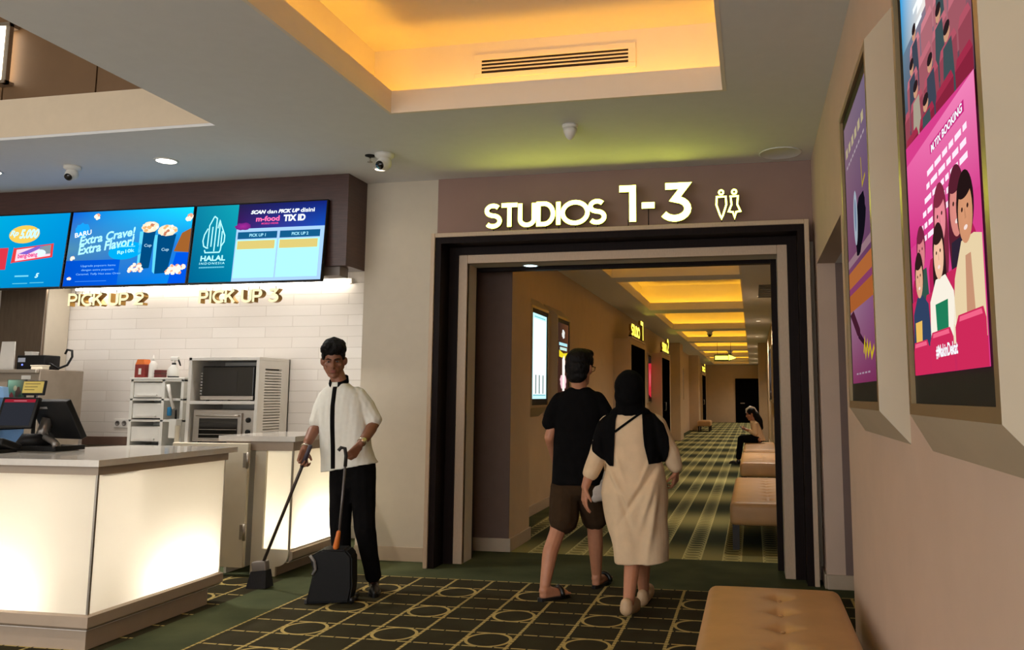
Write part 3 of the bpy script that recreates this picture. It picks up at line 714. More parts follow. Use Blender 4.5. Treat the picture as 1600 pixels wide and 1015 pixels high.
cv.rect(0, 0, 1, 1, rgb(52, 54, 62), 0); cv.rect(0, .88, 1, 1, rgb(176, 40, 58)); cv.rect(.3, .925, .72, .95, rgb(230, 150, 160), 2)
SCR = image_glow('screen_picture_dim', .75)
cv.build('display', SCR, T, O)
T = thing('yellow_notice', 'yellow notice in black stand above the till screens', 'notice', (-4.72, 4.70, 1.0)); O = (-4.72, 4.70, 1.0)
mb, M = slab(-4.72, 4.70, 1.395, .175, .10, .015, math.radians(-8), 0); mb.build('frame', M_black, T, O)
MB().box(-.085, .075, -.0095, -.0075, -.035, .042, 0, 0, M).build('card', mat('yellow_card', rgb(214, 190, 96), .6), T, O)
mb = MB()
for k in range(3): mb.box(-.07, .05 - .02 * k, -.0105, -.0095, .024 - k * .02, .028 - k * .02, 0, 0, M)
mb.build('writing', mat('brown_ink', rgb(90, 70, 30), .6), T, O)
MB().tube([(-4.72, 4.715, 1.003), (-4.72, 4.715, 1.36)], .012).build('pole', M_black, T, O)
T = thing('menu_card', 'green menu card standing behind the customer screen', 'card', (-4.95, 4.78, 1.0)); O = (-4.95, 4.78, 1.0)
cv = Canvas((-5.015, 4.774, 1.26), (1, 0, 0), (0, 0, 1), .14, .19)
def printed(name):
    m = bpy.data.materials.new(name); m.use_nodes = True; nt = m.node_tree; a = nt.nodes.new('ShaderNodeAttribute'); a.attribute_name = 'picture'
    nt.links.new(a.outputs['Color'], nt.nodes['Principled BSDF'].inputs['Base Color']); nt.nodes['Principled BSDF'].inputs['Roughness'].default_value = .5; return m
M_print = printed('printed_card')
cv.grad(0, 0, 1, 1, rgb(50, 130, 70), rgb(60, 90, 40), rgb(70, 60, 40), rgb(150, 200, 170))
cv.ell(.25, .35, .13, .2, rgb(180, 60, 50), 1, seed=1, wob=.3); cv.ell(.62, .55, .16, .2, rgb(90, 60, 36), 1, seed=2, wob=.3); cv.ell(.75, .35, .1, .15, rgb(40, 80, 40), 2, seed=3, wob=.3); cv.ell(.45, .7, .1, .1, rgb(200, 190, 150), 2, seed=4)
cv.build('print', M_print, T, O)
MB().box(-5.02, -4.87, 4.775, 4.787, 1.001, 1.452).build('board', M_black, T, O)
T = thing('document_tray', 'blue plastic document tray at the counter edge', 'tray', (-5.0, 4.62, 1.0)); O = (-5.0, 4.62, 1.0)
M_blue = mat('blue_plastic', rgb(88, 132, 186), .35)
for z in (1.003, 1.12, 1.24): MB().box(-5.2, -4.82, 4.50, 4.74, z, z + .012).box(-5.2, -4.82, 4.73, 4.74, z, z + .09).box(-5.2, -5.19, 4.50, 4.74, z, z + .09).build('shelf', M_blue, T, O)
MB().box(-4.83, -4.82, 4.50, 4.74, 1.003, 1.33).build('side', M_blue, T, O)
MB().prism([(-5.16, 1.253), (-4.86, 1.253), (-4.89, 1.40), (-5.14, 1.42)], 'y', 4.62, 4.66).build('folder', mat('pale_blue_folder', rgb(120, 160, 200), .5), T, O)
T = thing('card_reader', 'black card reader with green light beside the till', 'card reader', (-4.50, 4.26, 1.0)); O = (-4.50, 4.26, 1.0)
mb, M = slab(-4.50, 4.26, 1.048, .17, .045, .17, math.radians(-16), math.radians(8), bev=.012); mb.build('body', M_black, T, O)
MB().box(-4.57, -4.43, 4.20, 4.32, 1.001, 1.022).build('base', M_black, T, O)
MB().ell((-4.49, 4.176, 1.068), (.012, .006, .006)).build('indicator_lamp', glow('green_led', (.05, 1, .3), 1.5), T, O)

# lamp tube high on the tiled wall
T = thing('tube_light', 'bright warm tube light along the top of the tiled wall', 'tube light', (-5.4, 7.38, 2.46)); O = (-5.4, 7.38, 2.46)
MB().tube([(-7.0, 7.385, 2.455), (-3.87, 7.385, 2.455)], .014).build('tube', glow('tile_wall_tube', (1.0, .90, .76), 20), T, O)
MB().box(-7.02, -3.85, 7.40, 7.449, 2.45, 2.50).build('batten', M_white, T, O)

# unseen lamps added behind the header to brighten the kitchen
for x in (-4.3, -5.6, -6.7):
    downlight_lamp(x, 6.76, 2.735, 42, (1.0, .95, .90), 165)

# ================================================================== MENU SCREENS UNDER THE HEADER
SCRM = image_glow('menu_screen_picture', 1.3)
W_ = rgb(240, 250, 255)
def menu_screen(x0, x1, label):
    yt, yb, zt, zb = 6.15, 6.09, 2.98, 2.28
    up = Vector((0, yt - yb, zt - zb)).normalized(); n = Vector((1, 0, 0)).cross(up)
    O = (x0, 6.12, 2.28); T = thing('menu_screen', label, 'screen', O, 0, 'menu screens under the wooden header')
    M = Matrix(((1, up.x, n.x, x0), (0, up.y, n.y, yb), (0, up.z, n.z, zb), (0, 0, 0, 1)))
    h = math.hypot(yt - yb, zt - zb)
    MB().box(.004, x1 - x0 - .004, 0, h, -.04, 0, .006, 0, M).build('housing', M_black, T, O)
    for x in (.3, .95): MB().box(x - .05, x + .05, .25, .45, -.13, -.04, 0, 0, M).build('bracket', M_black, T, O)
    e = .014
    cv = Canvas(Vector((x0 + e, yb, zb)) + up * e + n * .001, (1, 0, 0), up, x1 - x0 - 2 * e, h - 2 * e)
    return T, O, cv
def popcorn(cv, x, y, r, seed, l=2):
    rd = random.Random(seed)
    for k in range(6):
        a = rd.random() * 6.3; cv.ell(x + math.cos(a) * r * .5, y + math.sin(a) * r * .8, r * .6, r * .95, (rgb(250, 235, 215) if k % 3 else rgb(226, 160, 130)), l + k * .2, 0, 12, .4, seed * 9 + k)
# screen with the price and the chocolate bar
T, O, cv = menu_screen(-7.18, -5.937, 'turquoise menu screen with price oval and chocolate bar')
cv.grad(0, 0, 1, 1, rgb(0, 140, 190), rgb(0, 120, 190), rgb(0, 140, 205), rgb(0, 165, 205))
cv.ell(.625, .73, .135, .125, rgb(226, 190, 84), 1)
cv.text('Rp', .50, .69, .575, .79, rgb(190, 235, 250), 3, .03, .25); cv.text('5.000', .585, .67, .755, .80, rgb(190, 235, 250), 3, .045, .25)
cv.poly([(.545, .33), (.555, .34), (.90, .40), (.895, .59), (.88, .585), (.56, .54), (.552, .555)], rgb(214, 58, 60), 1)
cv.poly([(.58, .36), (.88, .42), (.875, .57), (.58, .52)], rgb(236, 200, 214), 2); cv.poly([(.60, .46), (.76, .56), (.83, .56), (.68, .45)], rgb(120, 90, 190), 3)
cv.poly([(.78, .44), (.88, .45), (.875, .57), (.78, .555)], rgb(120, 140, 150), 3); cv.ell(.79, .46, .05, .05, rgb(210, 226, 250), 4)
cv.text('beng-beng', .60, .39, .77, .47, rgb(220, 60, 130), 5, .03, 0, .07); cv.rect(.30, .25, .505, .55, rgb(205, 50, 66), 1)
cv.rect(.60, .145, .72, .165, rgb(110, 200, 225), 2); cv.text('5', .775, .125, .81, .19, rgb(190, 240, 250), 2, .05, .3)
cv.rect(.59, .05, .72, .06, rgb(90, 190, 215), 2); cv.rect(.74, .055, .86, .065, rgb(90, 190, 215), 2)
cv.build('display', SCRM, T, O)
# popcorn screen
T, O, cv = menu_screen(-5.933, -4.689, 'blue menu screen advertising two popcorn cups')
cv.grad(0, 0, 1, .5, rgb(0, 62, 176), rgb(0, 130, 225), rgb(20, 110, 205), rgb(70, 130, 165))
cv.grad(0, .5, 1, 1, rgb(70, 130, 165), rgb(20, 110, 205), rgb(20, 205, 245), rgb(10, 90, 200))
cv.grad(0, 0, .45, .34, rgb(0, 70, 190), rgb(0, 84, 205), rgb(0, 84, 205), rgb(0, 74, 190), .5)
cv.poly([(.88, .42), (1, .40), (1, .72), (.93, .66)], rgb(150, 90, 40), 1); cv.poly([(.86, 0), (1, 0), (1, .40), (.9, .40)], rgb(0, 80, 214), 1)
cv.ell(.10, .75, .06, .10, rgb(20, 150, 235), 1, 0, 26, .25, 3)
cv.text('BARU', .04, .67, .18, .735, W_, 3, .02, 0, .17)
cv.text('Extra Crave!', .085, .595, .55, .715, rgb(170, 235, 255), 3, .03, .18, .13); cv.text('Extra Flavor!', .085, .465, .55, .595, rgb(170, 235, 255), 3, .03, .18, .13)
cv.ell(.49, .45, .145, .115, rgb(0, 160, 225), 2, .1); cv.text('Rp10k', .42, .405, .56, .465, rgb(170, 240, 250), 3, .02, 0, .1); cv.rect(.41, .50, .56, .512, rgb(120, 215, 240), 3)
for i, t in enumerate(('Upgrade popcorn kamu', 'dengan extra popcorn', 'Caramel, Taffy Nut atau Oreo')):
    cv.text(t, (.13, .14, .10)[i], .245 - i * .055, (.42, .41, .47)[i], .277 - i * .055, rgb(120, 180, 240), 3, .01)
cv.rect(.10, .055, .36, .062, rgb(70, 140, 230), 3)
for x0, x1, xa, xb, yb_, yt_, px, py, rr, sd in ((.615, .715, .615, .695, .20, .70, .665, .755, .07, 11), (.735, .885, .745, .845, .13, .645, .81, .70, .08, 12)):
    cv.poly([(xa - .02, yb_ + .03), (xa, yb_), (x0, yt_), (x0 - .03, yt_)], rgb(90, 200, 235), 2)
    cv.grad(x0, yb_, x1, yt_, rgb(0, 74, 124), rgb(0, 60, 110), rgb(0, 66, 116), rgb(0, 84, 134), 2.5) if False else cv.poly([(xa, yb_), (xb, yb_ + .01), (x1, yt_), (x0, yt_)], rgb(0, 68, 118), 2.5)
    cv.text('Cup', (x0 + x1) / 2 - .03, (yb_ + yt_) / 2 + .03, (x0 + x1) / 2 + .03, (yb_ + yt_) / 2 + .08, rgb(160, 200, 220), 3.5, .02)
    cv.ell(px, py, rr, .075, rgb(236, 214, 184), 3, 0, 26, .12, sd, rgb(250, 240, 224))
    rd = random.Random(sd)
    for k in range(16): a = rd.random() * 6.3; q = rd.random() ** .5; cv.ell(px + math.cos(a) * rr * .85 * q, py + math.sin(a) * .065 * q, .014, .02, random.Random(k + sd).choice([rgb(252, 246, 236), rgb(224, 170, 110), rgb(190, 120, 90), rgb(244, 220, 190)]), 4 + k * .05, 0, 8, .4, k)
for x, y, r, sd in ((.21, .93, .026, 1), (.965, .87, .035, 2), (.05, .37, .02, 3), (.045, .09, .018, 4)): popcorn(cv, x, y, r, sd)
for k in range(7): popcorn(cv, .54 + .015 * k, .19 + .03 * (k % 3), .02, 20 + k, 3)
for k in range(9): popcorn(cv, .85 + .015 * k, .15 + .03 * (k % 3), .022, 40 + k, 3)
cv.build('display', SCRM, T, O)
# order pick-up screen
T, O, cv = menu_screen(-4.685, -3.435, 'pick up screen with halal logo and two order columns')
cv.grad(0, 0, .332, 1, rgb(0, 92, 134), rgb(0, 112, 150), rgb(14, 150, 166), rgb(10, 120, 150))
cv.grad(.332, .68, 1, 1, rgb(60, 20, 90), rgb(16, 70, 170), rgb(14, 30, 110), rgb(30, 28, 70), 0)
cv.ell(.38, .71, .06, .05, rgb(110, 30, 120), .5, 0, 20, .3, 3, rgb(150, 40, 140))
cv.rect(.332, 0, 1, .68, rgb(158, 196, 240), 0)
ca = rgb(176, 244, 250)
def L(pts, w=.011, closed=False): cv.line(pts, w, ca, 2, closed)
L([(.150, .86), (.150, .86), (.118, .74), (.118, .74)][1:3] + [(.118, .46)]); L([(.150, .86), (.172, .83), (.172, .40)])
L([(.145, .72), (.145, .46)]); L([(.195, .80), (.20, .78), (.20, .46)])
L([(.108, .70), (.085, .62), (.078, .54), (.088, .47), (.112, .445), (.125, .445)]); L([(.185, .70), (.195, .80), (.225, .68), (.245, .60), (.245, .52), (.225, .465), (.222, .41), (.215, .385), (.105, .385), (.098, .42)])
L([(.222, .66), (.222, .46)])
cv.text('HALAL', .075, .275, .268, .345, ca, 2, .035); cv.text('INDONESIA', .07, .228, .268, .258, ca, 2, .01, 0, 0, 1.35); cv.rect(.07, .182, .268, .20, rgb(70, 160, 190), 2)
for i in range(14): cv.rect(.073 + i * .014, .184, .078 + i * .014, .198, rgb(130, 210, 226), 3)
cv.text('SCAN', .43, .865, .545, .915, W_, 2, .05, .25); cv.text('dan', .555, .865, .63, .915, W_, 2, .015); cv.text('PICK UP', .64, .865, .80, .915, W_, 2, .05, .25); cv.text('disini', .81, .865, .915, .92, W_, 2, .02)
cv.text('m-food', .475, .765, .655, .835, rgb(255, 110, 170), 2, .035); cv.text('TIX ID', .685, .755, .85, .84, W_, 2, .05); cv.text('MOBILE ORDER', .52, .725, .65, .748, rgb(230, 70, 140), 2, .02)
for i, x in enumerate((.346, .668)):
    cv.rect(x, .545, x + .302, .635, rgb(16, 84, 128), 1); cv.text('PICK UP %d' % (i + 1), x + .09, .57, x + .215, .61, rgb(150, 215, 235), 2, .03)
    cv.rect(x - .005, .045, x + .303, .53, rgb(164, 252, 250), 1); cv.rect(x + .003, .41, x + .29, .52, rgb(206, 188, 110), 2)
cv.build('display', SCRM, T, O)
tag(MB().box(-3.53, -3.36, 6.24, 6.38, 2.345, 2.42, .003).box(-3.36, -3.355, 6.235, 6.38, 2.34, 2.42).build('cable_duct', mat('grey_duct', rgb(132, 122, 116), .5)), 'grey box fixed under the end of the wooden header', 'box')

# ================================================================== HANGING AND STANDING LETTERS
M_pface = glow('cream_letter_face', (1.0, .93, .55), 1.15)
M_pside = mat('brass_letter_side', rgb(172, 128, 44), .35, metal=.5, noise=.05)
def hanging_sign(num, x0, x1, label):
    O = (x0, 6.35, 2.15); T = thing('hanging_sign', label, 'sign', O, 0, 'pick up signs under the menu screens')
    cs = letter_row('PICK UP ' + num, x0, x1, .108, .0215, (0, 6.35, 2.148), (1, 0, 0), (0, 0, 1), .06, [M_pface, M_pside], T, O)
    for x in cs: MB().tube([(x, 6.35, 2.25), (x, 6.35, 2.42)], .0022, 6).build('wire', M_black, T, O)
hanging_sign('2', -6.073, -5.28, 'hanging PICK UP 2 letters in cream and brass')
hanging_sign('3', -4.736, -3.955, 'hanging PICK UP 3 letters in cream and brass')

M_sface = glow('lit_letter_face', (.95, 1.0, .115), 9.0)
M_sside = mat('letter_side', rgb(96, 84, 20), .5)
O = (-1.3, 6.38, 2.68); T = thing('studios_sign', 'illuminated STUDIOS 1-3 letters standing on the doorway frame', 'sign', O)
ys = 6.38
cs = letter_row('STUDIOS', -2.135, -1.125, .19, .037, (0, ys, 2.727), (1, 0, 0), (0, 0, 1), .04, [M_sface, M_sside], T, O)
for (s, a, b) in (('1', -1.02, -.865), ('3', -.672, -.425)):
    cs += letter_row(s, a, b, .292, .054, (0, ys, 2.727), (1, 0, 0), (0, 0, 1), .04, [M_sface, M_sside], T, O, 'numeral')
cs += letter_row('-', -.85, -.71, .292, .05, (0, ys, 2.727), (1, 0, 0), (0, 0, 1), .04, [M_sface, M_sside], T, O, 'dash')
for i, x in enumerate(cs):
    top = 2.83 if i == len(cs) - 1 else 2.75
    MB().tube([(x, ys + .004, 2.68), (x, ys + .004, top)], .004, 6).build('post', M_black, T, O)
O = (-.15, 6.38, 2.68); T = thing('restroom_sign', 'illuminated man and woman pictograms beside the number three', 'sign', O)
for nm, cx, body in (('male_figure', -.205, [(-.035, .165), (.035, .165), (.038, .10), (.012, .02), (0, -.005), (-.012, .02), (-.038, .10)]),
                     ('female_figure', -.105, [(-.028, .165), (.028, .165), (.022, .10), (.045, .045), (.012, .04), (0, -.005), (-.012, .04), (-.045, .045), (-.022, .10)])):
    mb = MB(); solid_strokes(mb, [(body, 1)], 1, 1, .014, Vector((cx, ys, 2.733)), Vector((1, 0, 0)), Vector((0, 0, 1)), .04)
    solid_strokes(mb, [(arc(0, .20, .017, .017, 0, 330, 11), 1)], 1, 1, .014, Vector((cx, ys, 2.733)), Vector((1, 0, 0)), Vector((0, 0, 1)), .04)
    f = mb.build(nm, [M_sface, M_sside], T, O, fixn=False)
    MB().tube([(cx, ys + .004, 2.68), (cx, ys + .004, 2.74)], .004, 6).build('post', M_black, T, O)

# ================================================================== CEILING FITTINGS
O = (-1.245, 5.12, 3.575); T = thing('air_vent', 'slotted air vent in the glowing ceiling coffer wall', 'air vent', O)
mb = MB(); y = 5.12
mb.box(-1.81, -.70, y - .012, y, 3.62, 3.66, .003).box(-1.81, -.70, y - .012, y, 3.49, 3.525, .003).box(-1.81, -1.76, y - .012, y, 3.525, 3.62).box(-.75, -.70, y - .012, y, 3.525, 3.62)
mb.build('frame', M_cof, T, O)
MB().box(-1.76, -.75, y - .003, y - .001, 3.525, 3.62).build('duct', mat('dark_duct', rgb(40, 22, 12), .8), T, O)
for k in range(3): MB().prism([(y - .012, 3.541 + k * .025), (y - .003, 3.549 + k * .025), (y - .003, 3.557 + k * .025), (y - .012, 3.549 + k * .025)], 'x', -1.76, -.75).build('slat', M_cof, T, O)
def camera_dome(x, y, z, label, sc=1.0, look=(-.3, -1, -.7), grp='ceiling cameras in the lobby'):
    O = (x, y, z); T = thing('security_camera', label, 'security camera', O, 0, grp); d = Vector(look).normalized()
    MB().lathe([(.06 * sc, z), (.06 * sc, z - .018 * sc), (.045 * sc, z - .03 * sc), (.03 * sc, z - .035 * sc)], (x, y, 0), 20).build('base', M_white, T, O)
    c = Vector((x, y, z - .06 * sc)); MB().ell(c, (.045 * sc,) * 3).tube([c - d * .02 * sc, c + d * .052 * sc], .032 * sc, 16).build('housing', M_white, T, O)
    MB().tube([c + d * .0521 * sc, c + d * .058 * sc], .027 * sc, 16).build('lens', M_glass, T, O)
camera_dome(-5.40, 5.56, 3.2, 'white eyeball camera on the ceiling left of the round downlight', 1.1, (.25, -1, -.75))
camera_dome(-2.74, 5.72, 3.2, 'white eyeball camera on the ceiling beside the sprinkler', 1.25, (-.15, -1, -.5))
O = (-1.19, 5.34, 3.2); T = thing('motion_sensor', 'white cone shaped sensor on the ceiling before the doorway', 'sensor', O)
MB().lathe([(.055, 3.2), (.055, 3.185), (.048, 3.175)], (-1.19, 5.34, 0), 20).build('base', M_white, T, O)
MB().lathe([(.050, 3.176), (.046, 3.15), (.03, 3.115), (.012, 3.098), (.004, 3.094)], (-1.19, 5.34, 0), 20).build('dome', M_white, T, O)
O = (-2.87, 5.74, 3.2); T = thing('sprinkler', 'small metal sprinkler head on the lobby ceiling', 'sprinkler', O)
MB().lathe([(.04, 3.2), (.04, 3.194), (.02, 3.188)], (-2.87, 5.74, 0), 18).build('escutcheon', M_black, T, O)
MB().tube([(-2.87, 5.74, 3.19), (-2.87, 5.74, 3.15)], .008, 8).lathe([(.02, 3.15), (.02, 3.146)], (-2.87, 5.74, 0), 12).build('deflector', M_steel, T, O)
def fixture(x, y, z, r, label, s, col, grp=None):
    O = (x, y, z); T = thing('downlight', label, 'ceiling light', O, 0, grp)
    MB().lathe([(r * 1.22, z), (r * 1.22, z - .006), (r, z - .008), (r, z - .001)], (x, y, 0), 28).build('rim', M_white, T, O)
    MB().lathe([(r * .98, z - .002), (r * .98, z - .005)], (x, y, 0), 28).build('diffuser', glow('lamp_%s' % s, col, s), T, O)
fixture(-4.53, 5.56, 3.2, .075, 'round bright downlight over the kitchen counter', 14, (1, .93, .82))
fixture(-6.2, 5.56, 3.2, .075, 'round downlight over the counter beyond the picture edge', 14, (1, .93, .82))
fixture(-2.96, 6.11, 3.2, .045, 'tiny recessed spotlight beside the wooden header end', 6, (1, .85, .62))
for x in (-4.3, -5.6, -6.7): fixture(x, 6.76, 2.75, .06, 'added lamp hidden in the kitchen ceiling behind the wooden header', 8, (1, .9, .75), 'added kitchen lamps out of view')
for x, y, z, p, c in DOWNLIGHTS[3:]: fixture(x, y, z, .06, 'added downlight out of view brightening the lobby', 8, (1, .85, .65), 'added lobby lamps out of view')
fixture(-1.84, 6.72, 2.462, .06, 'bluish white lamp in the soffit of the doorway', 5, (.55, .85, 1))
O = (.25, 6.32, 3.2); tag(MB().lathe([(.16, 3.2), (.16, 3.1945), (.15, 3.1935), (.145, 3.197), (.02, 3.197)], (.25, 6.28, 0), 32).build('ceiling_speaker', M_ceil), 'flush round speaker in the ceiling corner over the doorway', 'speaker')
O = (-6.5, 5.84, 4.1); T = thing('wall_lamp', 'tall glowing tube lamp on the brown upper wall', 'wall lamp', O)
MB().tube([(-6.45, 5.78, 4.10), (-6.45, 5.78, 4.58)], .04, 14).build('tube', glow('upper_wall_tube', (1, .86, .66), 7), T, O)
MB().box(-6.405, -6.36, 5.76, 5.80, 4.06, 4.62).box(-6.5, -6.36, 5.75, 5.85, 4.585, 4.62).box(-6.5, -6.36, 5.75, 5.85, 4.06, 4.09).build('frame', M_steel, T, O)

# ================================================================== POSTER BOXES
M_box = mat('poster_box_panel', rgb(184, 170, 146), .55, noise=.03, scale=6)
M_edge = mat('poster_box_edge', rgb(150, 128, 92), .3, metal=.4, noise=.04)
def poster_box(side, xw, xf, ya, yb, wya, wyb, z0, z1, wz0, wz1, label, pic, group, strength=1.0, name='poster_display'):
    """side -1: on the wall at larger x, seen facing +x; +1: on the wall at smaller x. ya<yb front edge, wya<wyb on the wall"""
    O = (xw, (ya + yb) / 2, z0); T = thing(name, label, 'poster display', O, 0, group)
    e = .028
    F = [(xf, ya, z0), (xf, yb, z0), (xf, yb, z1), (xf, ya, z1)]; Wl = [(xw, wya, wz0), (xw, wyb, wz0), (xw, wyb, wz1), (xw, wya, wz1)]
    MB().add(F + Wl, [(i, (i + 1) % 4, 4 + (i + 1) % 4, 4 + i) for i in range(4)] + [(4, 5, 6, 7)]).build('housing', M_box, T, O)
    In = [(xf, ya + e, z0 + e), (xf, yb - e, z0 + e), (xf, yb - e, z1 - e), (xf, ya + e, z1 - e)]
    d = .012 * (1 if xw > xf else -1)
    In2 = [(xf + d, y, z) for _, y, z in In]
    MB().add(F + In + In2, [(i, (i + 1) % 4, 4 + (i + 1) % 4, 4 + i) for i in range(4)] + [(4 + i, 4 + (i + 1) % 4, 8 + (i + 1) % 4, 8 + i) for i in range(4)]).build('front_frame', M_edge, T, O)
    MB().box(min(xf + d, xf + d * 2), max(xf + d, xf + d * 2), ya + e, yb - e, z0 + e, z1 - e).build('bezel', mat('matt_black_bezel', rgb(18, 18, 19), .6, noise=.1, spec=.25), T, O)
    b = .045; w = yb - ya - 2 * (e + b); q = xf + d * .85
    u = (0, 1, 0) if side > 0 else (0, -1, 0); o = (q, ya + e + b if side > 0 else yb - e - b, z0 + e + .07)
    cv = Canvas(o, u, (0, 0, 1), w, z1 - z0 - 2 * e - .12)
    pic(cv); cv.build('poster', image_glow('poster_picture_%s' % strength, strength), T, O)
    return T
def head(cv, x, y, r, skin, hair, l, long=False):
    if long: cv.ell(x, y - r * .5, r * 1.25, r * 1.3, hair, l)
    cv.ell(x, y + r * .15, r * 1.12, r * .72, hair, l + .2); cv.ell(x, y, r * .92, r * .62, skin, l + .4, col2=tuple(min(1, c * 1.1) for c in skin))
    cv.ell(x, y + r * .52, r * .95, r * .22, hair, l + .6)
    for s in (-1, 1): cv.ell(x + s * r * .36, y + r * .1, r * .12, r * .05, rgb(50, 26, 22), l + .8, 0, 10)
    cv.ell(x, y - r * .30, r * .24, r * .05, rgb(236, 214, 206), l + .8, 0, 12); cv.poly([(x - r * .1, y + r * .08), (x + r * .02, y + r * .1), (x + r * .14, y - r * .12), (x - r * .06, y - r * .13)], tuple(q * .86 for q in skin), l + .7); cv.poly([(x - r * .34, y - r * .75), (x + r * .34, y - r * .75), (x + r * .3, y - r * .4), (x - r * .3, y - r * .4)], tuple(q * .8 for q in skin), l - .1)
def pic_audience(cv):
    pk = rgb(206, 60, 132)
    cv.grad(0, .5, 1, .78, rgb(60, 40, 52), rgb(70, 50, 66), rgb(170, 110, 120), rgb(90, 120, 140))
    cv.grad(0, .78, .4, 1, rgb(70, 130, 160), rgb(230, 222, 216), rgb(214, 236, 244), rgb(0, 166, 240)); cv.grad(.4, .78, 1, 1, rgb(230, 222, 216), rgb(170, 110, 120), rgb(196, 150, 160), rgb(214, 236, 244))
    cv.poly([(.50, 1), (.66, 1), (.40, .80), (.30, .80)], rgb(244, 248, 246), .8)
    for i in range(5): cv.rect(.16 + .03 * i, .95 - i * .045, .34 + .05 * (i % 3), .962 - i * .045, W_, 4.6)
    rd = random.Random(5)
    for r in range(6):
        y = .86 - r * .066; sw = .16 + r * .022; k = 0
        while True:
            x = (.66, .44, .24, .06, -.02, -.02)[r] + (k + .5 * (r % 2)) * sw; k += 1
            if x > 1.02: break
            f = min(1, .35 + .13 * r); c = tuple(f * p + (1 - f) * q for p, q in zip(rgb(128, 34, 56), rgb(206, 150, 156)))
            x0, x1 = max(0, x - sw * .46), min(1, x + sw * .46)
            if x1 - x0 < .03: continue
            cv.poly([(x0, y - .09), (x1, y - .09), (x1, y + .012), (x1 - sw * .1, y + .03), (x0 + sw * .1, y + .03), (x0, y + .012)], c, 1 + r * .6)
            cv.poly([(x0, y + .012), (x1, y + .012), (x1 - sw * .1, y + .03), (x0 + sw * .1, y + .03)], tuple(min(1, q * 1.5) for q in c), 1.1 + r * .6)
            if rd.random() < .5 and r > 1 and .1 < x < .92:
                h = y + .045; cv.poly([(x - sw * .33, y - .09), (x + sw * .33, y - .09), (x + sw * .22, h - .02), (x - sw * .22, h - .02)], rd.choice([rgb(60, 76, 80), rgb(84, 74, 82), rgb(160, 150, 132), rgb(60, 66, 80)]), 1.3 + r * .6)
                cv.ell(x, h, sw * .16, .017, rgb(196, 146, 116), 1.4 + r * .6, 0, 14); cv.ell(x, h + .010, sw * .17, .012, rgb(40, 28, 30), 1.45 + r * .6, 0, 14)
    cv.poly([(0, 0), (1, 0), (1, .50), (0, .545)], pk, 5); cv.grad(0, .30, 1, .5, rgb(200, 44, 124), rgb(206, 64, 136), rgb(232, 128, 178), rgb(222, 92, 156), 5.4)
    cv.poly([(.42, .478), (.88, .474), (.88, .452), (.42, .456)], rgb(190, 40, 120), 5.8)
    cv.text('M.TIX BOOKING', .44, .456, .86, .473, W_, 6.4, .03)
    for i, (a, b) in enumerate(((.36, .9), (.34, .93), (.30, .9), (.26, .86), (.2, .92), (.22, .6))):
        x = a; rd = random.Random(i)
        while x < b - .03:
            w = .04 + rd.random() * .07; cv.rect(x, .418 - i * .026, min(b, x + w), .430 - i * .026, rgb(255, 226, 240), 6.4); x += w + .02
    # rows of seats and people
    def seat(x, y, w, h, c, l): h = min(h, y); x0 = max(0, x - w / 2); cv.poly([(max(0, x - w / 2), y - h), (min(1, x + w / 2), y - h), (min(1, x + w / 2), y - .02), (min(1, x + w * .38), y), (max(0, x - w * .38), y), (max(0, x - w / 2), y - .02)], c, l)
    sk = rgb(214, 160, 130); hr = rgb(46, 26, 26)
    for x, y in ((.15, .22), (.45, .24), (.80, .25)): seat(x, y, .27, .3, rgb(170, 30, 80), 7)
    head(cv, .52, .305, .085, rgb(220, 130, 140), rgb(120, 40, 60), 7.6, True); head(cv, .74, .30, .09, rgb(206, 130, 120), rgb(84, 30, 44), 7.6, True); cv.poly([(.62, .12), (.86, .12), (.83, .24), (.66, .24)], rgb(44, 34, 50), 7.8)
    head(cv, .20, .27, .07, rgb(206, 120, 126), rgb(110, 36, 60), 7.6); cv.poly([(.10, .12), (.32, .12), (.28, .23), (.14, .23)], rgb(50, 80, 70), 7.8)
    for x, y in ((.06, .17), (.36, .17), (.66, .19), (.95, .19)): seat(x, y, .26, .3, rgb(190, 40, 86), 8.4)
    head(cv, .15, .215, .07, sk, hr, 9); cv.poly([(.0, .06), (.32, .06), (.29, .15), (.20, .175), (.10, .175), (.02, .14)], rgb(46, 62, 92), 9.2); cv.poly([(.05, .07), (.16, .07), (.17, .12), (.05, .12)], rgb(226, 180, 90), 9.8)
    head(cv, .48, .235, .078, rgb(228, 180, 150), hr, 9, True); cv.poly([(.30, .05), (.68, .05), (.66, .15), (.56, .19), (.42, .19), (.32, .15)], rgb(238, 230, 214), 9.2); cv.poly([(.41, .075), (.57, .075), (.58, .14), (.40, .14)], rgb(30, 120, 84), 9.8)
    head(cv, .84, .275, .088, rgb(200, 140, 104), rgb(34, 20, 20), 9); cv.poly([(.62, .05), (1, .05), (1, .22), (.92, .23), (.78, .23), (.68, .17)], rgb(222, 200, 160), 9.2); cv.poly([(.80, .08), (.90, .08), (.88, .20), (.82, .20)], rgb(190, 140, 110), 9.8)
    for x, y, w in ((.13, .075, .30), (.46, .085, .34), (.84, .10, .36)): seat(x, y, w, .3, rgb(196, 40, 84), 10.4); cv.poly([(x - w * .36, y - .012), (x + w * .36, y - .012), (x + w * .33, y - .003), (x - w * .33, y - .003)], rgb(232, 96, 130), 10.8)
    cv.poly([(-.0, -.0), (1, 0), (1, .0), (0, .0)], pk, 10.9)
    cv.text('#MakinDekat', .38, .028, .68, .056, W_, 11.6, .03)
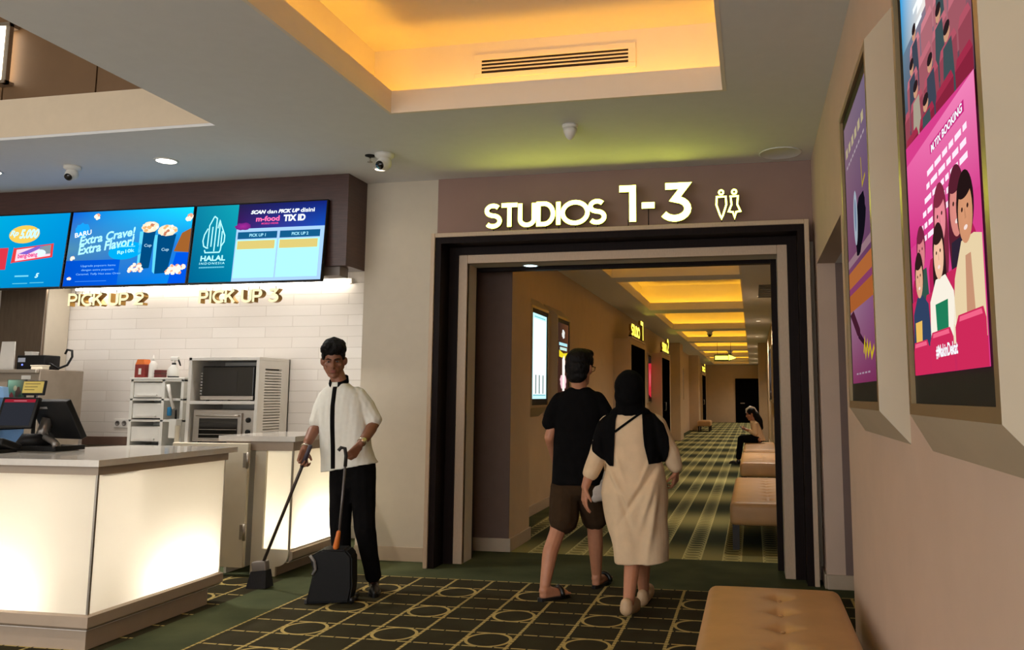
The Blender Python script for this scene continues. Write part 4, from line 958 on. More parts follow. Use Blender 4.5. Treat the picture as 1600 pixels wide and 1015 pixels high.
def pic_purple(cv):
    cv.grad(0, 0, 1, .30, rgb(168, 70, 120), rgb(150, 60, 110), rgb(170, 110, 160), rgb(196, 150, 180), 0)
    cv.grad(0, .30, 1, 1, rgb(150, 70, 120), rgb(120, 60, 110), rgb(150, 130, 160), rgb(170, 140, 160), 0)
    cv.rect(0, .36, 1, .42, rgb(222, 130, 70), 1); cv.rect(0, .27, 1, .335, rgb(214, 120, 60), 1); cv.rect(0, .335, 1, .36, rgb(170, 80, 130), 1); cv.rect(0, .44, 1, .47, rgb(190, 150, 160), 1)
    cv.ell(.60, .55, .24, .085, rgb(26, 22, 34), 2, .4, 26, .2, 4); cv.ell(.42, .59, .085, .10, rgb(206, 220, 236), 3); cv.ell(.42, .60, .04, .06, rgb(150, 170, 200), 3.5)
    cv.poly([(.0, .26), (.16, .27), (.42, .19), (.44, .16), (.30, .17)], rgb(90, 40, 60), 2); cv.poly([(.30, .20), (.70, .12), (.74, .10), (.34, .16)], rgb(70, 30, 56), 2)
    for i in range(6): cv.rect(.08 + .14 * i, .865, .17 + .14 * i, .90, rgb(232, 214, 170), 2)
    for i in range(9): cv.rect(.1 + .09 * i, .82, .16 + .09 * i, .83, rgb(220, 200, 210), 2)
    cv.line([(.55, .10), (.60, .14), (.62, .09), (.70, .13), (.72, .09), (.80, .12), (.84, .08), (.94, .11)], .02, rgb(246, 214, 50), 3)
    cv.line([(.72, .76), (.74, .66), (.86, .68)], .014, rgb(220, 190, 60), 3)
    for i in range(5): cv.rect(.2 + .12 * i, .03, .28 + .12 * i, .036, rgb(210, 180, 200), 2)
poster_box(-1, .49, .40, 1.47, 2.28, 1.45, 2.47, 1.305, 2.56, 1.20, 2.66, 'pink cinema poster of seated audience in lit wall box', pic_audience, 'poster displays on the lobby wall', 1.12)
poster_box(-1, .49, .40, 2.81, 3.64, 2.79, 3.88, 1.305, 2.56, 1.20, 2.66, 'purple film poster in lit wall box next to the passage', pic_purple, 'poster displays on the lobby wall', .55)

# ================================================================== BENCHES
M_leather = mat('tan_leather', rgb(188, 146, 98), .42, noise=.08, scale=6, bump=.05, bscale=220)
M_leg = mat('dark_wood_leg', rgb(30, 20, 16), .4, noise=.2, scale=10)
def bench(x0, x1, y0, y1, zb, zt, label, tufts, group):
    O = ((x0 + x1) / 2, (y0 + y1) / 2, 0); T = thing('bench', label, 'bench', O, 0, group)
    c = Vector((O[0], O[1], (zb + zt) / 2)); h = Vector(((x1 - x0) / 2, (y1 - y0) / 2, (zt - zb) / 2)); r = .045
    nx, ny, nz = 34, 110, 8
    def grid(fix, sgn):
        A = [a for a in range(3) if a != fix]; na, nb = [(nx, ny, nz)[a] for a in A]; vs = []; fs = []
        for i in range(na + 1):
            for j in range(nb + 1):
                p = [0, 0, 0]; p[fix] = sgn * h[fix]; p[A[0]] = (2 * i / na - 1) * h[A[0]]; p[A[1]] = (2 * j / nb - 1) * h[A[1]]; p = Vector(p)
                q = Vector([max(-h[k] + r, min(h[k] - r, p[k])) for k in range(3)]); d = p - q
                p2 = q + d.normalized() * r if d.length > 1e-6 else p
                w = p2 + c
                if fix == 2 and sgn > 0:
                    w.z += .012 * (1 - (p.x / h.x) ** 4) * (1 - abs(p.y / h.y) ** 8)
                    for tx, ty in tufts:
                        dx, dy = w.x - tx, w.y - ty; w.z -= .026 * math.exp(-(dx * dx + dy * dy) / .0016) + .010 * math.exp(-dx * dx / .0002) * max(0, 1 - abs(dy) / .14) + .009 * math.exp(-dy * dy / .0003) * max(0, 1 - abs(dx) / .13)
                vs.append(w)
        for i in range(na):
            for j in range(nb): k = i * (nb + 1) + j; fs.append((k, k + 1, k + nb + 2, k + nb + 1))
        return vs, fs
    mb = MB()
    for f in range(3):
        for s in (-1, 1): mb.add(*grid(f, s), 0, True)
    o = mb.build('cushion', M_leather, T, O, fixn=False); bm = bmesh.new(); bm.from_mesh(o.data); bmesh.ops.remove_doubles(bm, verts=bm.verts, dist=.0008); bmesh.ops.recalc_face_normals(bm, faces=bm.faces); bm.to_mesh(o.data); bm.free()
    for tx, ty in tufts: MB().ell((tx, ty, zt - .006), (.011, .011, .006), sub=2).build('button', M_leather, T, O)
    for x in (x0 + .05, x1 - .05):
        for y in (y0 + .06, y1 - .06): MB().prism([(x - .03, y - .03), (x + .03, y - .03), (x + .03, y + .03), (x - .03, y + .03)], 'z', 0, zb + .01).build('leg', M_leg, T, O)
    return T
def tuft(x, ys): return [(x, y) for y in ys]
G = 'tan leather benches along the wall'
bench(-.24, .40, 1.95, 4.34, .22, .41, 'tan tufted leather bench outside the doorway under the posters', tuft(.10, [4.07 - .26 * k for k in range(8)]), G)
bench(-.22, .42, 7.60, 9.98, .21, .41, 'first tan tufted bench inside the corridor beyond the doorway', tuft(.12, [7.85 + .27 * k for k in range(8)]), G)
bench(-.20, .42, 12.15, 14.4, .21, .41, 'second tan bench in the corridor between two others', tuft(.12, [12.4 + .27 * k for k in range(7)]), G)
bench(-.19, .42, 15.1, 17.7, .21, .41, 'third tan bench in the corridor with the seated girl', tuft(.12, [15.4 + .3 * k for k in range(7)]), G)

# ================================================================== CORRIDOR
def pic_white(cv):
    cv.rect(0, 0, 1, 1, rgb(190, 238, 240), 0); cv.rect(.04, .04, .96, .94, rgb(232, 250, 246), 1)
    for x in (.2, .45, .72): cv.rect(x, .06, x + .06, .28, rgb(30, 40, 44), 2)
    cv.rect(.1, .955, .9, .97, rgb(120, 190, 196), 2); cv.rect(.05, .035, .95, .05, rgb(120, 180, 190), 2)
def pic_film(cv):
    cv.grad(0, 0, 1, 1, rgb(60, 34, 26), rgb(40, 24, 22), rgb(96, 58, 34), rgb(50, 34, 28))
    cv.ell(.5, .86, .14, .06, rgb(220, 220, 214), 1, 0, 20, .3, 1); cv.rect(.1, .70, .9, .74, rgb(170, 220, 226), 1); cv.rect(.18, .64, .86, .68, rgb(190, 220, 210), 1)
    cv.poly([(.1, .55), (.9, .53), (.95, .62), (.5, .60), (.1, .64)], rgb(226, 206, 40), 2); cv.poly([(.42, .1), (.62, .1), (.68, .50), (.58, .58), (.40, .52)], rgb(250, 236, 226), 3)
    cv.ell(.5, .22, .30, .10, rgb(226, 180, 190), 2, 0, 22, .3, 5); cv.rect(.1, .04, .9, .06, rgb(200, 190, 180), 2)
def pic_red(cv):
    cv.grad(0, 0, 1, 1, rgb(60, 12, 16), rgb(60, 12, 16), rgb(40, 30, 26), rgb(40, 30, 26)); cv.poly([(.1, .1), (.8, .02), (.9, .86), (.15, .84)], rgb(226, 52, 66), 1); cv.ell(.5, .5, .2, .2, rgb(240, 110, 116), 2, 0, 20, .3, 2)
def pic_pale(cv):
    cv.grad(0, 0, 1, 1, rgb(120, 90, 70), rgb(130, 100, 80), rgb(200, 190, 190), rgb(190, 180, 180)); cv.ell(.5, .5, .3, .2, rgb(210, 190, 180), 1); cv.rect(.1, .1, .9, .14, rgb(220, 200, 190), 1)
G = 'poster displays in the corridor'
poster_box(1, -2.5, -2.33, 8.60, 9.36, 8.50, 9.56, 1.22, 2.34, 1.11, 2.48, 'white glowing poster display on corridor wall nearest the doorway', pic_white, G, 1.3)
poster_box(1, -2.5, -2.33, 9.80, 10.52, 9.76, 10.72, 1.22, 2.34, 1.11, 2.48, 'dark film poster display beside the white one in corridor', pic_film, G, 1.2)
poster_box(1, -2.5, -2.43, 19.6, 20.45, 19.55, 20.55, 1.20, 2.37, 1.16, 2.42, 'red poster display between the first and second studio doors', pic_red, G, .8)
poster_box(1, -2.5, -2.43, 28.4, 30.0, 28.3, 30.2, 1.20, 2.37, 1.16, 2.42, 'pale poster display between two corridor pillars', pic_pale, G, .5)
poster_box(-1, .45, .40, 17.9, 20.4, 17.8, 20.6, 1.24, 2.42, 1.2, 2.46, 'dim poster display on the corridor wall above the seated girl', pic_pale, G, .12)

M_doorb = mat('black_door', rgb(11, 9, 8), .6, noise=.2, scale=5, spec=0.0)
M_gface = glow('yellow_letter_face', (1.0, .80, .07), 3.2)
def studio(y0, y1, num, yb, label_s, label_d):
    xs = -2.18
    mb = MB(); mb.box(-2.5, xs, y0, yb, 0, 2.41)
    struct('trim_%d' % (4 + int(num)), mb, M_corr)
    O = (xs, (y0 + y1) / 2, 0); d = MB().box(xs, xs + .02, y0 + .12, y1, 0, 2.30, .004)
    D = d.build('door_%s' % num, M_doorb); D['kind'] = 'structure'; 
    MB().tube([(xs + .03, y0 + .3, 1.0), (xs + .07, y0 + .3, 1.0), (xs + .07, y0 + .3, 1.2), (xs + .03, y0 + .3, 1.2)], .012).build('handle', M_steel, D)
    MB().box(xs - .05, xs + .03, y0 - .0, y1 + .1, 2.41, 2.445).build('ledge', M_beige, D)
    O = (xs, y0, 2.445); T = thing('studio_sign', label_s, 'sign', O, 0, 'studio door signs')
    L = y1 - y0; X = xs - .01
    letter_row('STUDIO', y0 + .03 * L, y0 + .62 * L, .20, .05, (X, 0, 2.475), (0, 1, 0), (0, 0, 1), .05, [M_gface, M_pside], T, O)
    letter_row(num, y0 + .68 * L, y0 + .93 * L, .36, .08, (X, 0, 2.475), (0, 1, 0), (0, 0, 1), .05, [M_gface, M_pside], T, O, 'numeral')
    MB().box(X - .03, X + .03, y0 + .03 * L, y0 + .93 * L, 2.445, 2.475).build('base_rail', M_black, T, O)
studio(14.96, 16.9, '1', 17.3, 'yellow STUDIO 1 letters standing over the first corridor door', '')
studio(20.3, 22.1, '2', 22.5, 'yellow STUDIO 2 letters standing over the second corridor door', '')
studio(37.0, 39.6, '3', 40.2, 'yellow STUDIO 3 letters over the farthest side door', '')
# door at the end
D = MB().box(-.87, .34, 43.95, 44.0, 0, 2.28, .004).build('door_4', M_doorb); D['kind'] = 'structure'
MB().box(-.62, -.40, 43.92, 43.95, .98, 1.02).build('handle', M_steel, D)
# hanging exit sign
O = (-.79, 25.4, 2.5); T = thing('direction_sign', 'lit hanging sign with arrow pointing along the corridor', 'sign', O)
ge = glow('green_yellow_sign', (.95, .95, .12), 2.6)
MB().box(-1.12, -.62, 25.38, 25.42, 2.42, 2.62, .01).build('case', mat('sign_case', rgb(90, 84, 20), .5), T, O)
MB().box(-1.09, -.70, 25.372, 25.38, 2.46, 2.575).build('lit_face', ge, T, O)
MB().prism([(-.68, 2.44), (-.48, 2.50), (-.48, 2.53), (-.68, 2.61)], 'y', 25.372, 25.42).build('arrow', ge, T, O)
for x in (-1.02, -.62): MB().tube([(x, 25.4, 2.62), (x, 25.4, 3.0)], .006, 6).build('rod', M_black, T, O)
camera_dome(-1.02, 20.85, 3.0, 'dark camera hanging between the corridor coffers, nearer one', 1.5, (0, -1, -.6), 'corridor ceiling cameras')
camera_dome(-.76, 30.2, 3.0, 'dark camera behind the hanging arrow sign', 1.8, (0, -1, -.6), 'corridor ceiling cameras')
T = thing('air_grille', 'dark air grille in the corridor ceiling near the doorway', 'air grille', (.27, 13.2, 3.0)); O = (.27, 13.2, 3.0)
MB().box(.13, .43, 12.4, 14.0, 2.992, 3.0).build('frame', M_black, T, O)
for k in range(6): MB().box(.15, .41, 12.55 + k * .25, 12.6 + k * .25, 2.985, 2.992).build('slat', mat('brown_grille', rgb(70, 56, 40), .5), T, O)
bench(-2.1, -1.6, 32.2, 33.45, .2, .41, 'small far bench against the corridor pillar opposite the girl', [], 'tan leather benches along the wall')
# lamps added beside the coffers to give the corridor more, whiter light
def added_corridor_lamp(x, y, p=250):
    downlight_lamp(x, y, 2.985, p, (1, .88, .74), 150)
    fixture(x, y, 3.0, .05, 'small lamp added in the ceiling to brighten the corridor', 3, (1, .8, .55), 'added corridor lamps')
for y in (13.8, 18.4, 23.2, 27.8, 32.5, 37.1, 41.4): added_corridor_lamp(.16, y, 260)
added_corridor_lamp(.16, 9.3, 110)

# ================================================================== PEOPLE
V3 = Vector
def skinmat(n, c): return mat(n, c, .5, noise=.06, scale=25)
M_skinA = skinmat('tan_skin', rgb(134, 88, 66)); M_skinB = skinmat('warm_skin', rgb(180, 124, 94)); M_lip = mat('lips', rgb(140, 78, 68), .4)
M_hair = mat('black_hair', rgb(14, 11, 11), .6, spec=.15, noise=.4, scale=60, bump=.5, bscale=120, stretch=(1, 1, .25))
M_shirt = mat('light_grey_cotton', rgb(228, 226, 216), .85, noise=.03, scale=30, bump=.06, bscale=300)
M_blackc = mat('black_cloth', rgb(15, 14, 15), .95, spec=.08, noise=.2, scale=20, bump=.08, bscale=250)
M_short = mat('dark_brown_cloth', rgb(58, 43, 29), .95, spec=.1, noise=.1, scale=20)
M_dress = mat('beige_linen', rgb(222, 194, 158), .9, noise=.05, scale=14, bump=.12, bscale=240)
M_shoe = mat('black_shoe', rgb(18, 17, 17), .35, noise=.2)
M_clog = mat('beige_clog', rgb(196, 164, 128), .5, noise=.05)
M_eyew = mat('eye_white', rgb(120, 104, 94), .4); M_eyeb = mat('dark_iris', rgb(22, 14, 12), .2)
M_gold = mat('watch_metal', rgb(206, 196, 176), .25, metal=.9, noise=.05)

def loft(mb, rings, ax, n=32, mi=0):
    """rings: (cx, cy, cz, rx, ry, tilt) ; ax lateral axis in the floor plane"""
    a = V3((ax[0], ax[1], 0)).normalized(); b = V3((-a.y, a.x, 0)); vs = []
    for r in rings:
        cx, cy, cz, rx, ry = r[:5]; t = r[5] if len(r) > 5 else 0
        for k in range(n):
            q = 2 * PI * k / n; c, s = math.cos(q), math.sin(q); e = 2 / 2.5
            u = math.copysign(abs(c) ** e, c) * rx; v = math.copysign(abs(s) ** e, s) * ry
            vs.append(V3((cx, cy, cz + u * t)) + a * u + b * v)
    m = len(rings); fs = [(i * n + k, i * n + (k + 1) % n, (i + 1) * n + (k + 1) % n, (i + 1) * n + k) for i in range(m - 1) for k in range(n)]
    fs += [tuple(range(n))[::-1], tuple((m - 1) * n + k for k in range(n))]
    return mb.add(vs, fs, mi, True)
def vnoise(w, sc, seed=0):
    """cheap smooth noise, numpy"""
    out = np.zeros(len(w)); rs = np.random.RandomState(seed)
    for _ in range(5):
        k = rs.randn(3) * np.array(sc); out += np.sin(w @ k + rs.rand() * 6.28)
    return out / 5
def folds(seed, amp, sc=(26, 26, 9)):
    def f(w, no):
        return amp * vnoise(w, sc, seed) + amp * .5 * vnoise(w, (sc[0] * 2.3, sc[1] * 2.3, sc[2] * 2), seed + 1)
    return f
def hand(mb, wrist, d, n, ts, curl=(20, 30, 25), spread=.0, sc=1.0, thumb=(.55, .65, .35), grip=0):
    """d fingers direction, n direction the palm faces, ts thumb side (+1/-1 along d x n)"""
    w = V3(wrist); d = V3(d).normalized(); n = V3(n); n = (n - d * n.dot(d)).normalized(); s = d.cross(n) * ts
    kn = []
    for i in range(4):
        k = w + (d * (.088 - .004 * abs(i - 1)) + s * (.031 - .0205 * i)) * sc; kn.append(k)
        mb.cone(w + d * .012 * sc + s * (.016 - .010 * i) * sc, k, .0155 * sc, .0112 * sc)
    mb.cone(kn[0], kn[3], .0112 * sc, .0105 * sc); mb.cone(w + d * .05 * sc + s * .02 * sc, w + d * .05 * sc - s * .02 * sc, .0145 * sc, .0135 * sc)
    for i in range(4):
        L = (.074, .082, .076, .060)[i] * sc; p = kn[i]; a = 0; c = curl[i] if isinstance(curl[0], (tuple, list)) else curl
        r = (.0088, .0090, .0086, .0076)[i] * sc
        for j, fr in enumerate((.45, .31, .24)):
            a += math.radians(c[j] + (i - 1.5) * 2); q = p + (d * math.cos(a) + n * math.sin(a) + s * spread * (1.5 - i)).normalized() * L * fr
            mb.cone(p, q, r * (1 - .08 * j), r * (.92 - .09 * j)); p = q
    b = w + (d * .022 + s * .026) * sc; mb.cone(w, b, .016 * sc, .0135 * sc)
    t1 = (d * thumb[0] + s * thumb[1] + n * thumb[2]).normalized(); m = b + t1 * .040 * sc; mb.cone(b, m, .0130 * sc, .0105 * sc)
    t2 = (t1 + n * .35 + d * .35 - s * .25).normalized(); e = m + t2 * .032 * sc; mb.cone(m, e, .0102 * sc, .0080 * sc)
def headframe(f, up=(0, 0, 1)):
    f = V3(f).normalized(); u = V3(up); u = (u - f * u.dot(f)).normalized(); r = f.cross(u); return r, f, u, Matrix((r, f, u)).transposed()
def head(mb, c, fr, sc=1.0, neck=None, ears=True):
    r, f, u, M = fr; c = V3(c)
    P = lambda a, b, d: c + (r * a + f * b + u * d) * sc
    R = lambda a, b, d: (a * sc, b * sc, d * sc)
    mb.ell(P(0, -.012, .032), R(.074, .094, .088), 0, M)
    mb.ell(P(0, .012, -.030), R(.062, .072, .070), 0, M)
    mb.ell(P(0, .030, -.068), R(.049, .052, .045), 0, M); mb.ell(P(0, .060, -.103), R(.026, .024, .020), 0, M)
    for s in (-1, 1):
        mb.ell(P(s * .044, .052, -.022), R(.020, .020, .018), 0, M)
        mb.cone(P(s * .058, -.005, -.05), P(s * .026, .055, -.10), .018 * sc, .014 * sc)
        if ears: mb.ell(P(s * .083, -.008, -.006), R(.012, .020, .031), 0, M @ Matrix.Rotation(s * .5, 3, 'Z')); mb.ell(P(s * .076, -.002, -.03), R(.009, .010, .010), 0, M)
    mb.ell(P(0, .073, .024), R(.050, .014, .011), 0, M)
    mb.cone(P(0, .084, .012), P(0, .104, -.030), .0085 * sc, .0125 * sc); mb.ell(P(0, .092, -.036), R(.019, .014, .010), 0, M)
    mb.ell(P(0, .080, -.066), R(.026, .013, .013), 0, M)
    if neck is not None:
        mb.cone(P(0, -.025, -.05), neck, .056 * sc, .058 * sc)
def face(c, fr, T, O, sc=1.0, lips=True):
    r, f, u, M = fr; c = V3(c); P = lambda a, b, d: c + (r * a + f * b + u * d) * sc
    for s in (-1, 1):
        e = MB().ell(P(s * .031, .0775, .004), (.0130 * sc, .008 * sc, .0050 * sc), 0, M).build('eye', M_eyew, T, O)
        MB().ell(P(s * .031, .0838, .004), (.0062 * sc, .0025 * sc, .0060 * sc), 0, M, 2).build('iris', M_eyeb, e, O)
        MB().chain([P(s * .012, .0905, .021), P(s * .032, .0895, .027), P(s * .050, .077, .022)], [.003 * sc, .004 * sc, .0025 * sc]).build('eyebrow', M_hair, T, O)
    if lips:
        mb = MB(); mb.ell(P(0, .0905, -.062), (.023 * sc, .006 * sc, .0055 * sc), 0, M).ell(P(0, .090, -.071), (.019 * sc, .006 * sc, .006 * sc), 0, M); mb.build('mouth', M_lip, T, O)
def shoe(name, heel, toe, m, T, O, w=.042, h=.075, sole=None, lift=0.0):
    a = V3(heel); b = V3(toe); d = (b - a); L = d.length; d.normalize()
    mb = MB()
    mb.cone(a + d * .03 + V3((0, 0, h * .55)), a + d * .05 + V3((0, 0, h)), w * .95, w * .72)
    mb.cone(a + d * .035 + V3((0, 0, w * .75)), b - d * .05 + V3((0, 0, w * .62)), w * .75, w * .62); mb.cone(b - d * .10 + V3((0, 0, w * .7)), b - d * .035 + V3((0, 0, w * .55)), w * .95, w * .55)
    o = mb.blob(name, m, T, O, .006, 3)
    s = MB(); M = Matrix((d, V3((0, 0, 1)).cross(d), V3((0, 0, 1)))).transposed()
    pts = []
    for k in range(20):
        t = 2 * PI * k / 20; x = math.cos(t); y = math.sin(t); pts.append(a + d * (L / 2 + x * L / 2) + V3((0, 0, 1)).cross(d).normalized() * y * w * (1.05 if x > 0 else .85))
    n = len(pts); s.add([p + V3((0, 0, 0)) for p in pts] + [p + V3((0, 0, .018)) for p in pts], [tuple(range(n))[::-1], tuple(range(n, 2 * n))] + [(i, (i + 1) % n, n + (i + 1) % n, n + i) for i in range(n)])
    s.build('sole', sole or m, o, (0, 0, 0) if False else O)
    return o
def on_front(bv, x, z, off, y0=4.0):
    h = bv.ray_cast(V3((x, y0, z)), V3((0, 1, 0)))
    return None if h[0] is None else V3((x, h[0].y - off, z))

# ---------------------------------------------------------------- the cleaner
O = (-2.78, 5.45, 0); T = thing('person', 'man in light grey short sleeved shirt with black placket sweeping with long handled brush', 'person', O)
fr = headframe((.40, -.88, -.20), (-.04, 0, 1)); c = V3((-2.935, 5.42, 1.598))
mb = MB(); head(mb, c, fr, .97, (-2.885, 5.45, 1.41))
mb.ell((-2.86, 5.46, 1.27), (.145, .085, .15)).ell((-2.82, 5.46, 1.02), (.13, .08, .14)).ell((-2.78, 5.46, .86), (.145, .09, .10))
mb.chain([(-2.88, 5.46, 1.33), (-3.005, 5.463, 1.32), (-3.050, 5.43, 1.131), (-3.036, 5.25, .985)], [.05, .042, .038, .0265])
mb.chain([(-2.88, 5.46, 1.33), (-2.765, 5.478, 1.33), (-2.645, 5.50, 1.150), (-2.627, 5.265, 1.025)], [.05, .042, .039, .0275])
mb.cone((-3.05, 5.38, 1.10), (-3.04, 5.30, 1.03), .041, .034); mb.cone((-2.638, 5.44, 1.12), (-2.63, 5.34, 1.06), .042, .035)
for h, k, a in (((-2.86, 5.46, .86), (-2.835, 5.42, .44), (-2.84, 5.50, .08)), ((-2.70, 5.46, .86), (-2.655, 5.42, .44), (-2.625, 5.52, .08))): mb.chain([h, k, a], [.075, .052, .036])
hand(mb, (-3.036, 5.245, .980), (.06, -.30, -.95), (.80, -.50, .15), -1, ((38, 62, 40),) * 4, thumb=(.70, .30, .65))
hand(mb, (-2.629, 5.262, 1.022), (-.38, -.50, -.78), (-.62, .15, -.10), 1, ((40, 60, 45),) * 4, thumb=(.70, .30, .65))
mb.blob('body', M_skinA, T, O, .005, 2)
face(c, fr, T, O, .97)
r_, f_, u_, M_ = fr; P = lambda a, b, d: c + r_ * a + f_ * b + u_ * d
mb = MB(); mb.ell(P(0, -.028, .040), (.077, .088, .085), 0, M_).ell(P(0, -.006, .088), (.083, .094, .078), 0, M_).ell(P(-.064, .008, .050), (.014, .048, .044), 0, M_).ell(P(.064, .008, .050), (.014, .048, .044), 0, M_).ell(P(-.028, .058, .106), (.050, .036, .032), 0, M_).ell(P(.030, .054, .112), (.044, .038, .032), 0, M_).ell(P(-.045, .01, .115), (.040, .060, .036), 0, M_)
for s in (-1, 1): mb.cone(P(s * .074, .012, .05), P(s * .075, .006, .012), .010, .006); mb.ell(P(s * .070, .025, .085), (.020, .035, .032), 0, M_)
mb.blob('hair', M_hair, T, O, .005, 2, folds(4, .005, (110, 110, 70)))
# shirt
mb = MB()
loft(mb, [(-2.905, 5.445, 1.445, .056, .058), (-2.895, 5.45, 1.415, .085, .072), (-2.888, 5.455, 1.395, .125, .085), (-2.882, 5.46, 1.36, .158, .098), (-2.872, 5.46, 1.28, .170, .115), (-2.858, 5.46, 1.15, .172, .118), (-2.835, 5.46, 1.0, .180, .120), (-2.815, 5.46, .92, .190, .124), (-2.803, 5.46, .845, .200, .128, .18)], (1, .08))
mb.chain([(-3.00, 5.462, 1.335), (-3.035, 5.447, 1.25), (-3.052, 5.432, 1.168)], [.068, .064, .059]); mb.chain([(-2.77, 5.477, 1.345), (-2.71, 5.49, 1.265), (-2.658, 5.50, 1.180)], [.070, .069, .067])
sh = mb.blob('shirt', M_shirt, T, O, .006, 4, folds(11, .006, (26, 26, 8)))
bv = bvh_of(sh, O)
def stripe(bv, pts, wd, name, m, parent, th=.004, n=40):
    vs = []; P_ = [V3((p[0], 0, p[1])) for p in pts]
    for i in range(n + 1):
        t = i / n * (len(P_) - 1); k = min(int(t), len(P_) - 2); p = P_[k].lerp(P_[k + 1], t - k); q = (P_[k + 1] - P_[k]).normalized(); s = V3((-q.z, 0, q.x))
        for e in (-1, 1):
            h = on_front(bv, p.x + s.x * e * wd / 2, p.z + s.z * e * wd / 2, th)
            vs.append(h if h is not None else (vs[-2] if len(vs) > 1 else V3((p.x, 5.3, p.z))))
    k = len(vs); back = [v + V3((0, th, 0)) for v in vs]
    fs = []
    for i in range(n): fs += [(2 * i, 2 * i + 1, 2 * i + 3, 2 * i + 2), (k + 2 * i, k + 2 * i + 2, k + 2 * i + 3, k + 2 * i + 1), (2 * i, 2 * i + 2, k + 2 * i + 2, k + 2 * i), (2 * i + 1, k + 2 * i + 1, k + 2 * i + 3, 2 * i + 3)]
    return MB().add(vs + back, fs, 0, True).build(name, m, parent, O)
stripe(bv, [(-2.893, 1.412), (-2.885, 1.2), (-2.872, 1.0), (-2.862, .846)], .030, 'placket', M_blackc, sh)
# stand collar, open at the front
vs = []; n = 30
for j in range(n + 1):
    t = -2.80 + 5.60 * j / n; back = math.cos(t)
    d = V3((math.sin(t), math.cos(t), 0)); cc = V3((-2.902, 5.448, 1.430 + .030 * back)); fl = 1 + .18 * max(0, -back)
    for rr, zz in ((.067, 0), (.062, .038), (.058, .038), (.062, 0)): vs.append(cc + V3((d.x * rr * 1.02 * fl, d.y * rr * .98 * fl, zz + .004)))
fs = [(4 * j + a, 4 * j + (a + 1) % 4, 4 * j + 4 + (a + 1) % 4, 4 * j + 4 + a) for j in range(n) for a in range(4)] + [(0, 1, 2, 3), (4 * n + 3, 4 * n + 2, 4 * n + 1, 4 * n)]
MB().add(vs, fs, 0, True).build('collar', M_blackc, sh, O)
# trousers and shoes
mb = MB(); mb.ell((-2.78, 5.46, .86), (.168, .108, .12))
mb.chain([(-2.855, 5.46, .84), (-2.842, 5.43, .44), (-2.842, 5.50, .105)], [.092, .074, .060]); mb.chain([(-2.705, 5.46, .84), (-2.655, 5.425, .44), (-2.625, 5.52, .105)], [.094, .074, .056]); mb.cone((-2.80, 5.46, .76), (-2.76, 5.46, .76), .09, .09)
mb.blob('trousers', M_blackc, T, O, .007, 4, folds(21, .004, (30, 30, 16)))
shoe('shoe', (-2.655, 5.60, 0), (-2.52, 5.33, 0), M_shoe, T, O, .042, .075); shoe('shoe', (-2.845, 5.58, 0), (-2.82, 5.31, 0), M_shoe, T, O, .042, .075)
def band(name, p, ax, r, w, m, parent, face_=None):
    ax = V3(ax).normalized(); Mr = ax.to_track_quat('Z', 'Y').to_matrix()
    o = MB().lathe([(r, -w / 2), (r + .003, -w / 2), (r + .003, w / 2), (r, w / 2)], p, 24, 0, Mr).build(name, m, parent, O)
    if face_ is not None:
        q = V3(face_).normalized(); Mf = q.to_track_quat('Z', 'Y').to_matrix(); MB().lathe([(.019, 0), (.019, .008), (.016, .0095), (0, .0095)], V3(p) + q * (r - .001), 20, 0, Mf).build('watch_face', M_gold, o, O)
    return o
band('watch', (-2.628, 5.285, 1.036), (.01, -.24, -.125), .029, .018, M_gold, T, (.75, -.55, .35)); band('bracelet', (-3.037, 5.262, .996), (.01, -.17, -.146), .028, .010, M_gold, T)

# brush on a long pole
O = (-3.45, 5.44, 0); T = thing('lobby_brush', 'long handled black sweeping brush held in the cleaner lower hand', 'broom', O)
pt, pb_ = V3((-2.958, 5.172, .985)), V3((-3.438, 5.44, .150))
MB().tube([pt, pb_], .011, 12).build('pole', mat('dark_brown_pole', rgb(52, 38, 34), .4), T, O)
MB().tube([pt + (pt - pb_).normalized() * .03, pt + (pb_ - pt) * .14], .0145, 12).build('grip', mat('grip_rubber', rgb(58, 50, 62), .6), T, O)
dv = (pb_ - pt).normalized(); Mh = Matrix.Translation(pb_) @ Matrix.Rotation(-.12, 4, 'Y')
MB().box(-.065, .045, -.03, .03, -.035, .035, .01, 0, Mh, 3).build('socket', mat('grey_socket', rgb(120, 112, 106), .4), T, O)
mb = MB(); mb.add([Mh @ V3(v) for v in ((-.07, -.032, -.03), (.05, -.032, -.03), (.05, .032, -.03), (-.07, .032, -.03), (-.105, -.05, -.142), (.05, -.05, -.150), (.05, .05, -.150), (-.105, .05, -.142))], [(0, 1, 2, 3), (4, 5, 6, 7), (0, 1, 5, 4), (1, 2, 6, 5), (2, 3, 7, 6), (3, 0, 4, 7)])
mb.build('bristles', mat('black_bristles', rgb(26, 24, 26), .9, noise=.3, scale=200, stretch=(1, 1, .05)), T, O)

# upright dustpan
O = (-2.76, 5.16, 0); T = thing('upright_dustpan', 'black upright dustpan bin with orange latch in front of the cleaner legs', 'dustpan', O)
Md = Matrix.Translation((-2.757, 5.185, 0)) @ Matrix.Rotation(math.radians(14), 4, 'Z')
prof = [(-.145, .004), (.135, .012), (.15, .10), (.142, .30), (.10, .345), (-.06, .345), (-.13, .30), (-.105, .20)]
mb = MB(); n = len(prof)
vs = [Md @ V3((x, -.085, z)) for x, z in prof] + [Md @ V3((x, .085, z)) for x, z in prof]
mb.add(vs, [tuple(range(n))[::-1], tuple(range(n, 2 * n))] + [(i, (i + 1) % n, n + (i + 1) % n, n + i) for i in range(n)])
o = mb.build('bin', mat('black_plastic', rgb(16, 15, 16), .5, noise=.15, spec=.2), T, O)
bm = bmesh.new(); bm.from_mesh(o.data); bmesh.ops.bevel(bm, geom=list(bm.edges), offset=.012, segments=3, affect='EDGES'); bm.to_mesh(o.data); bm.free()
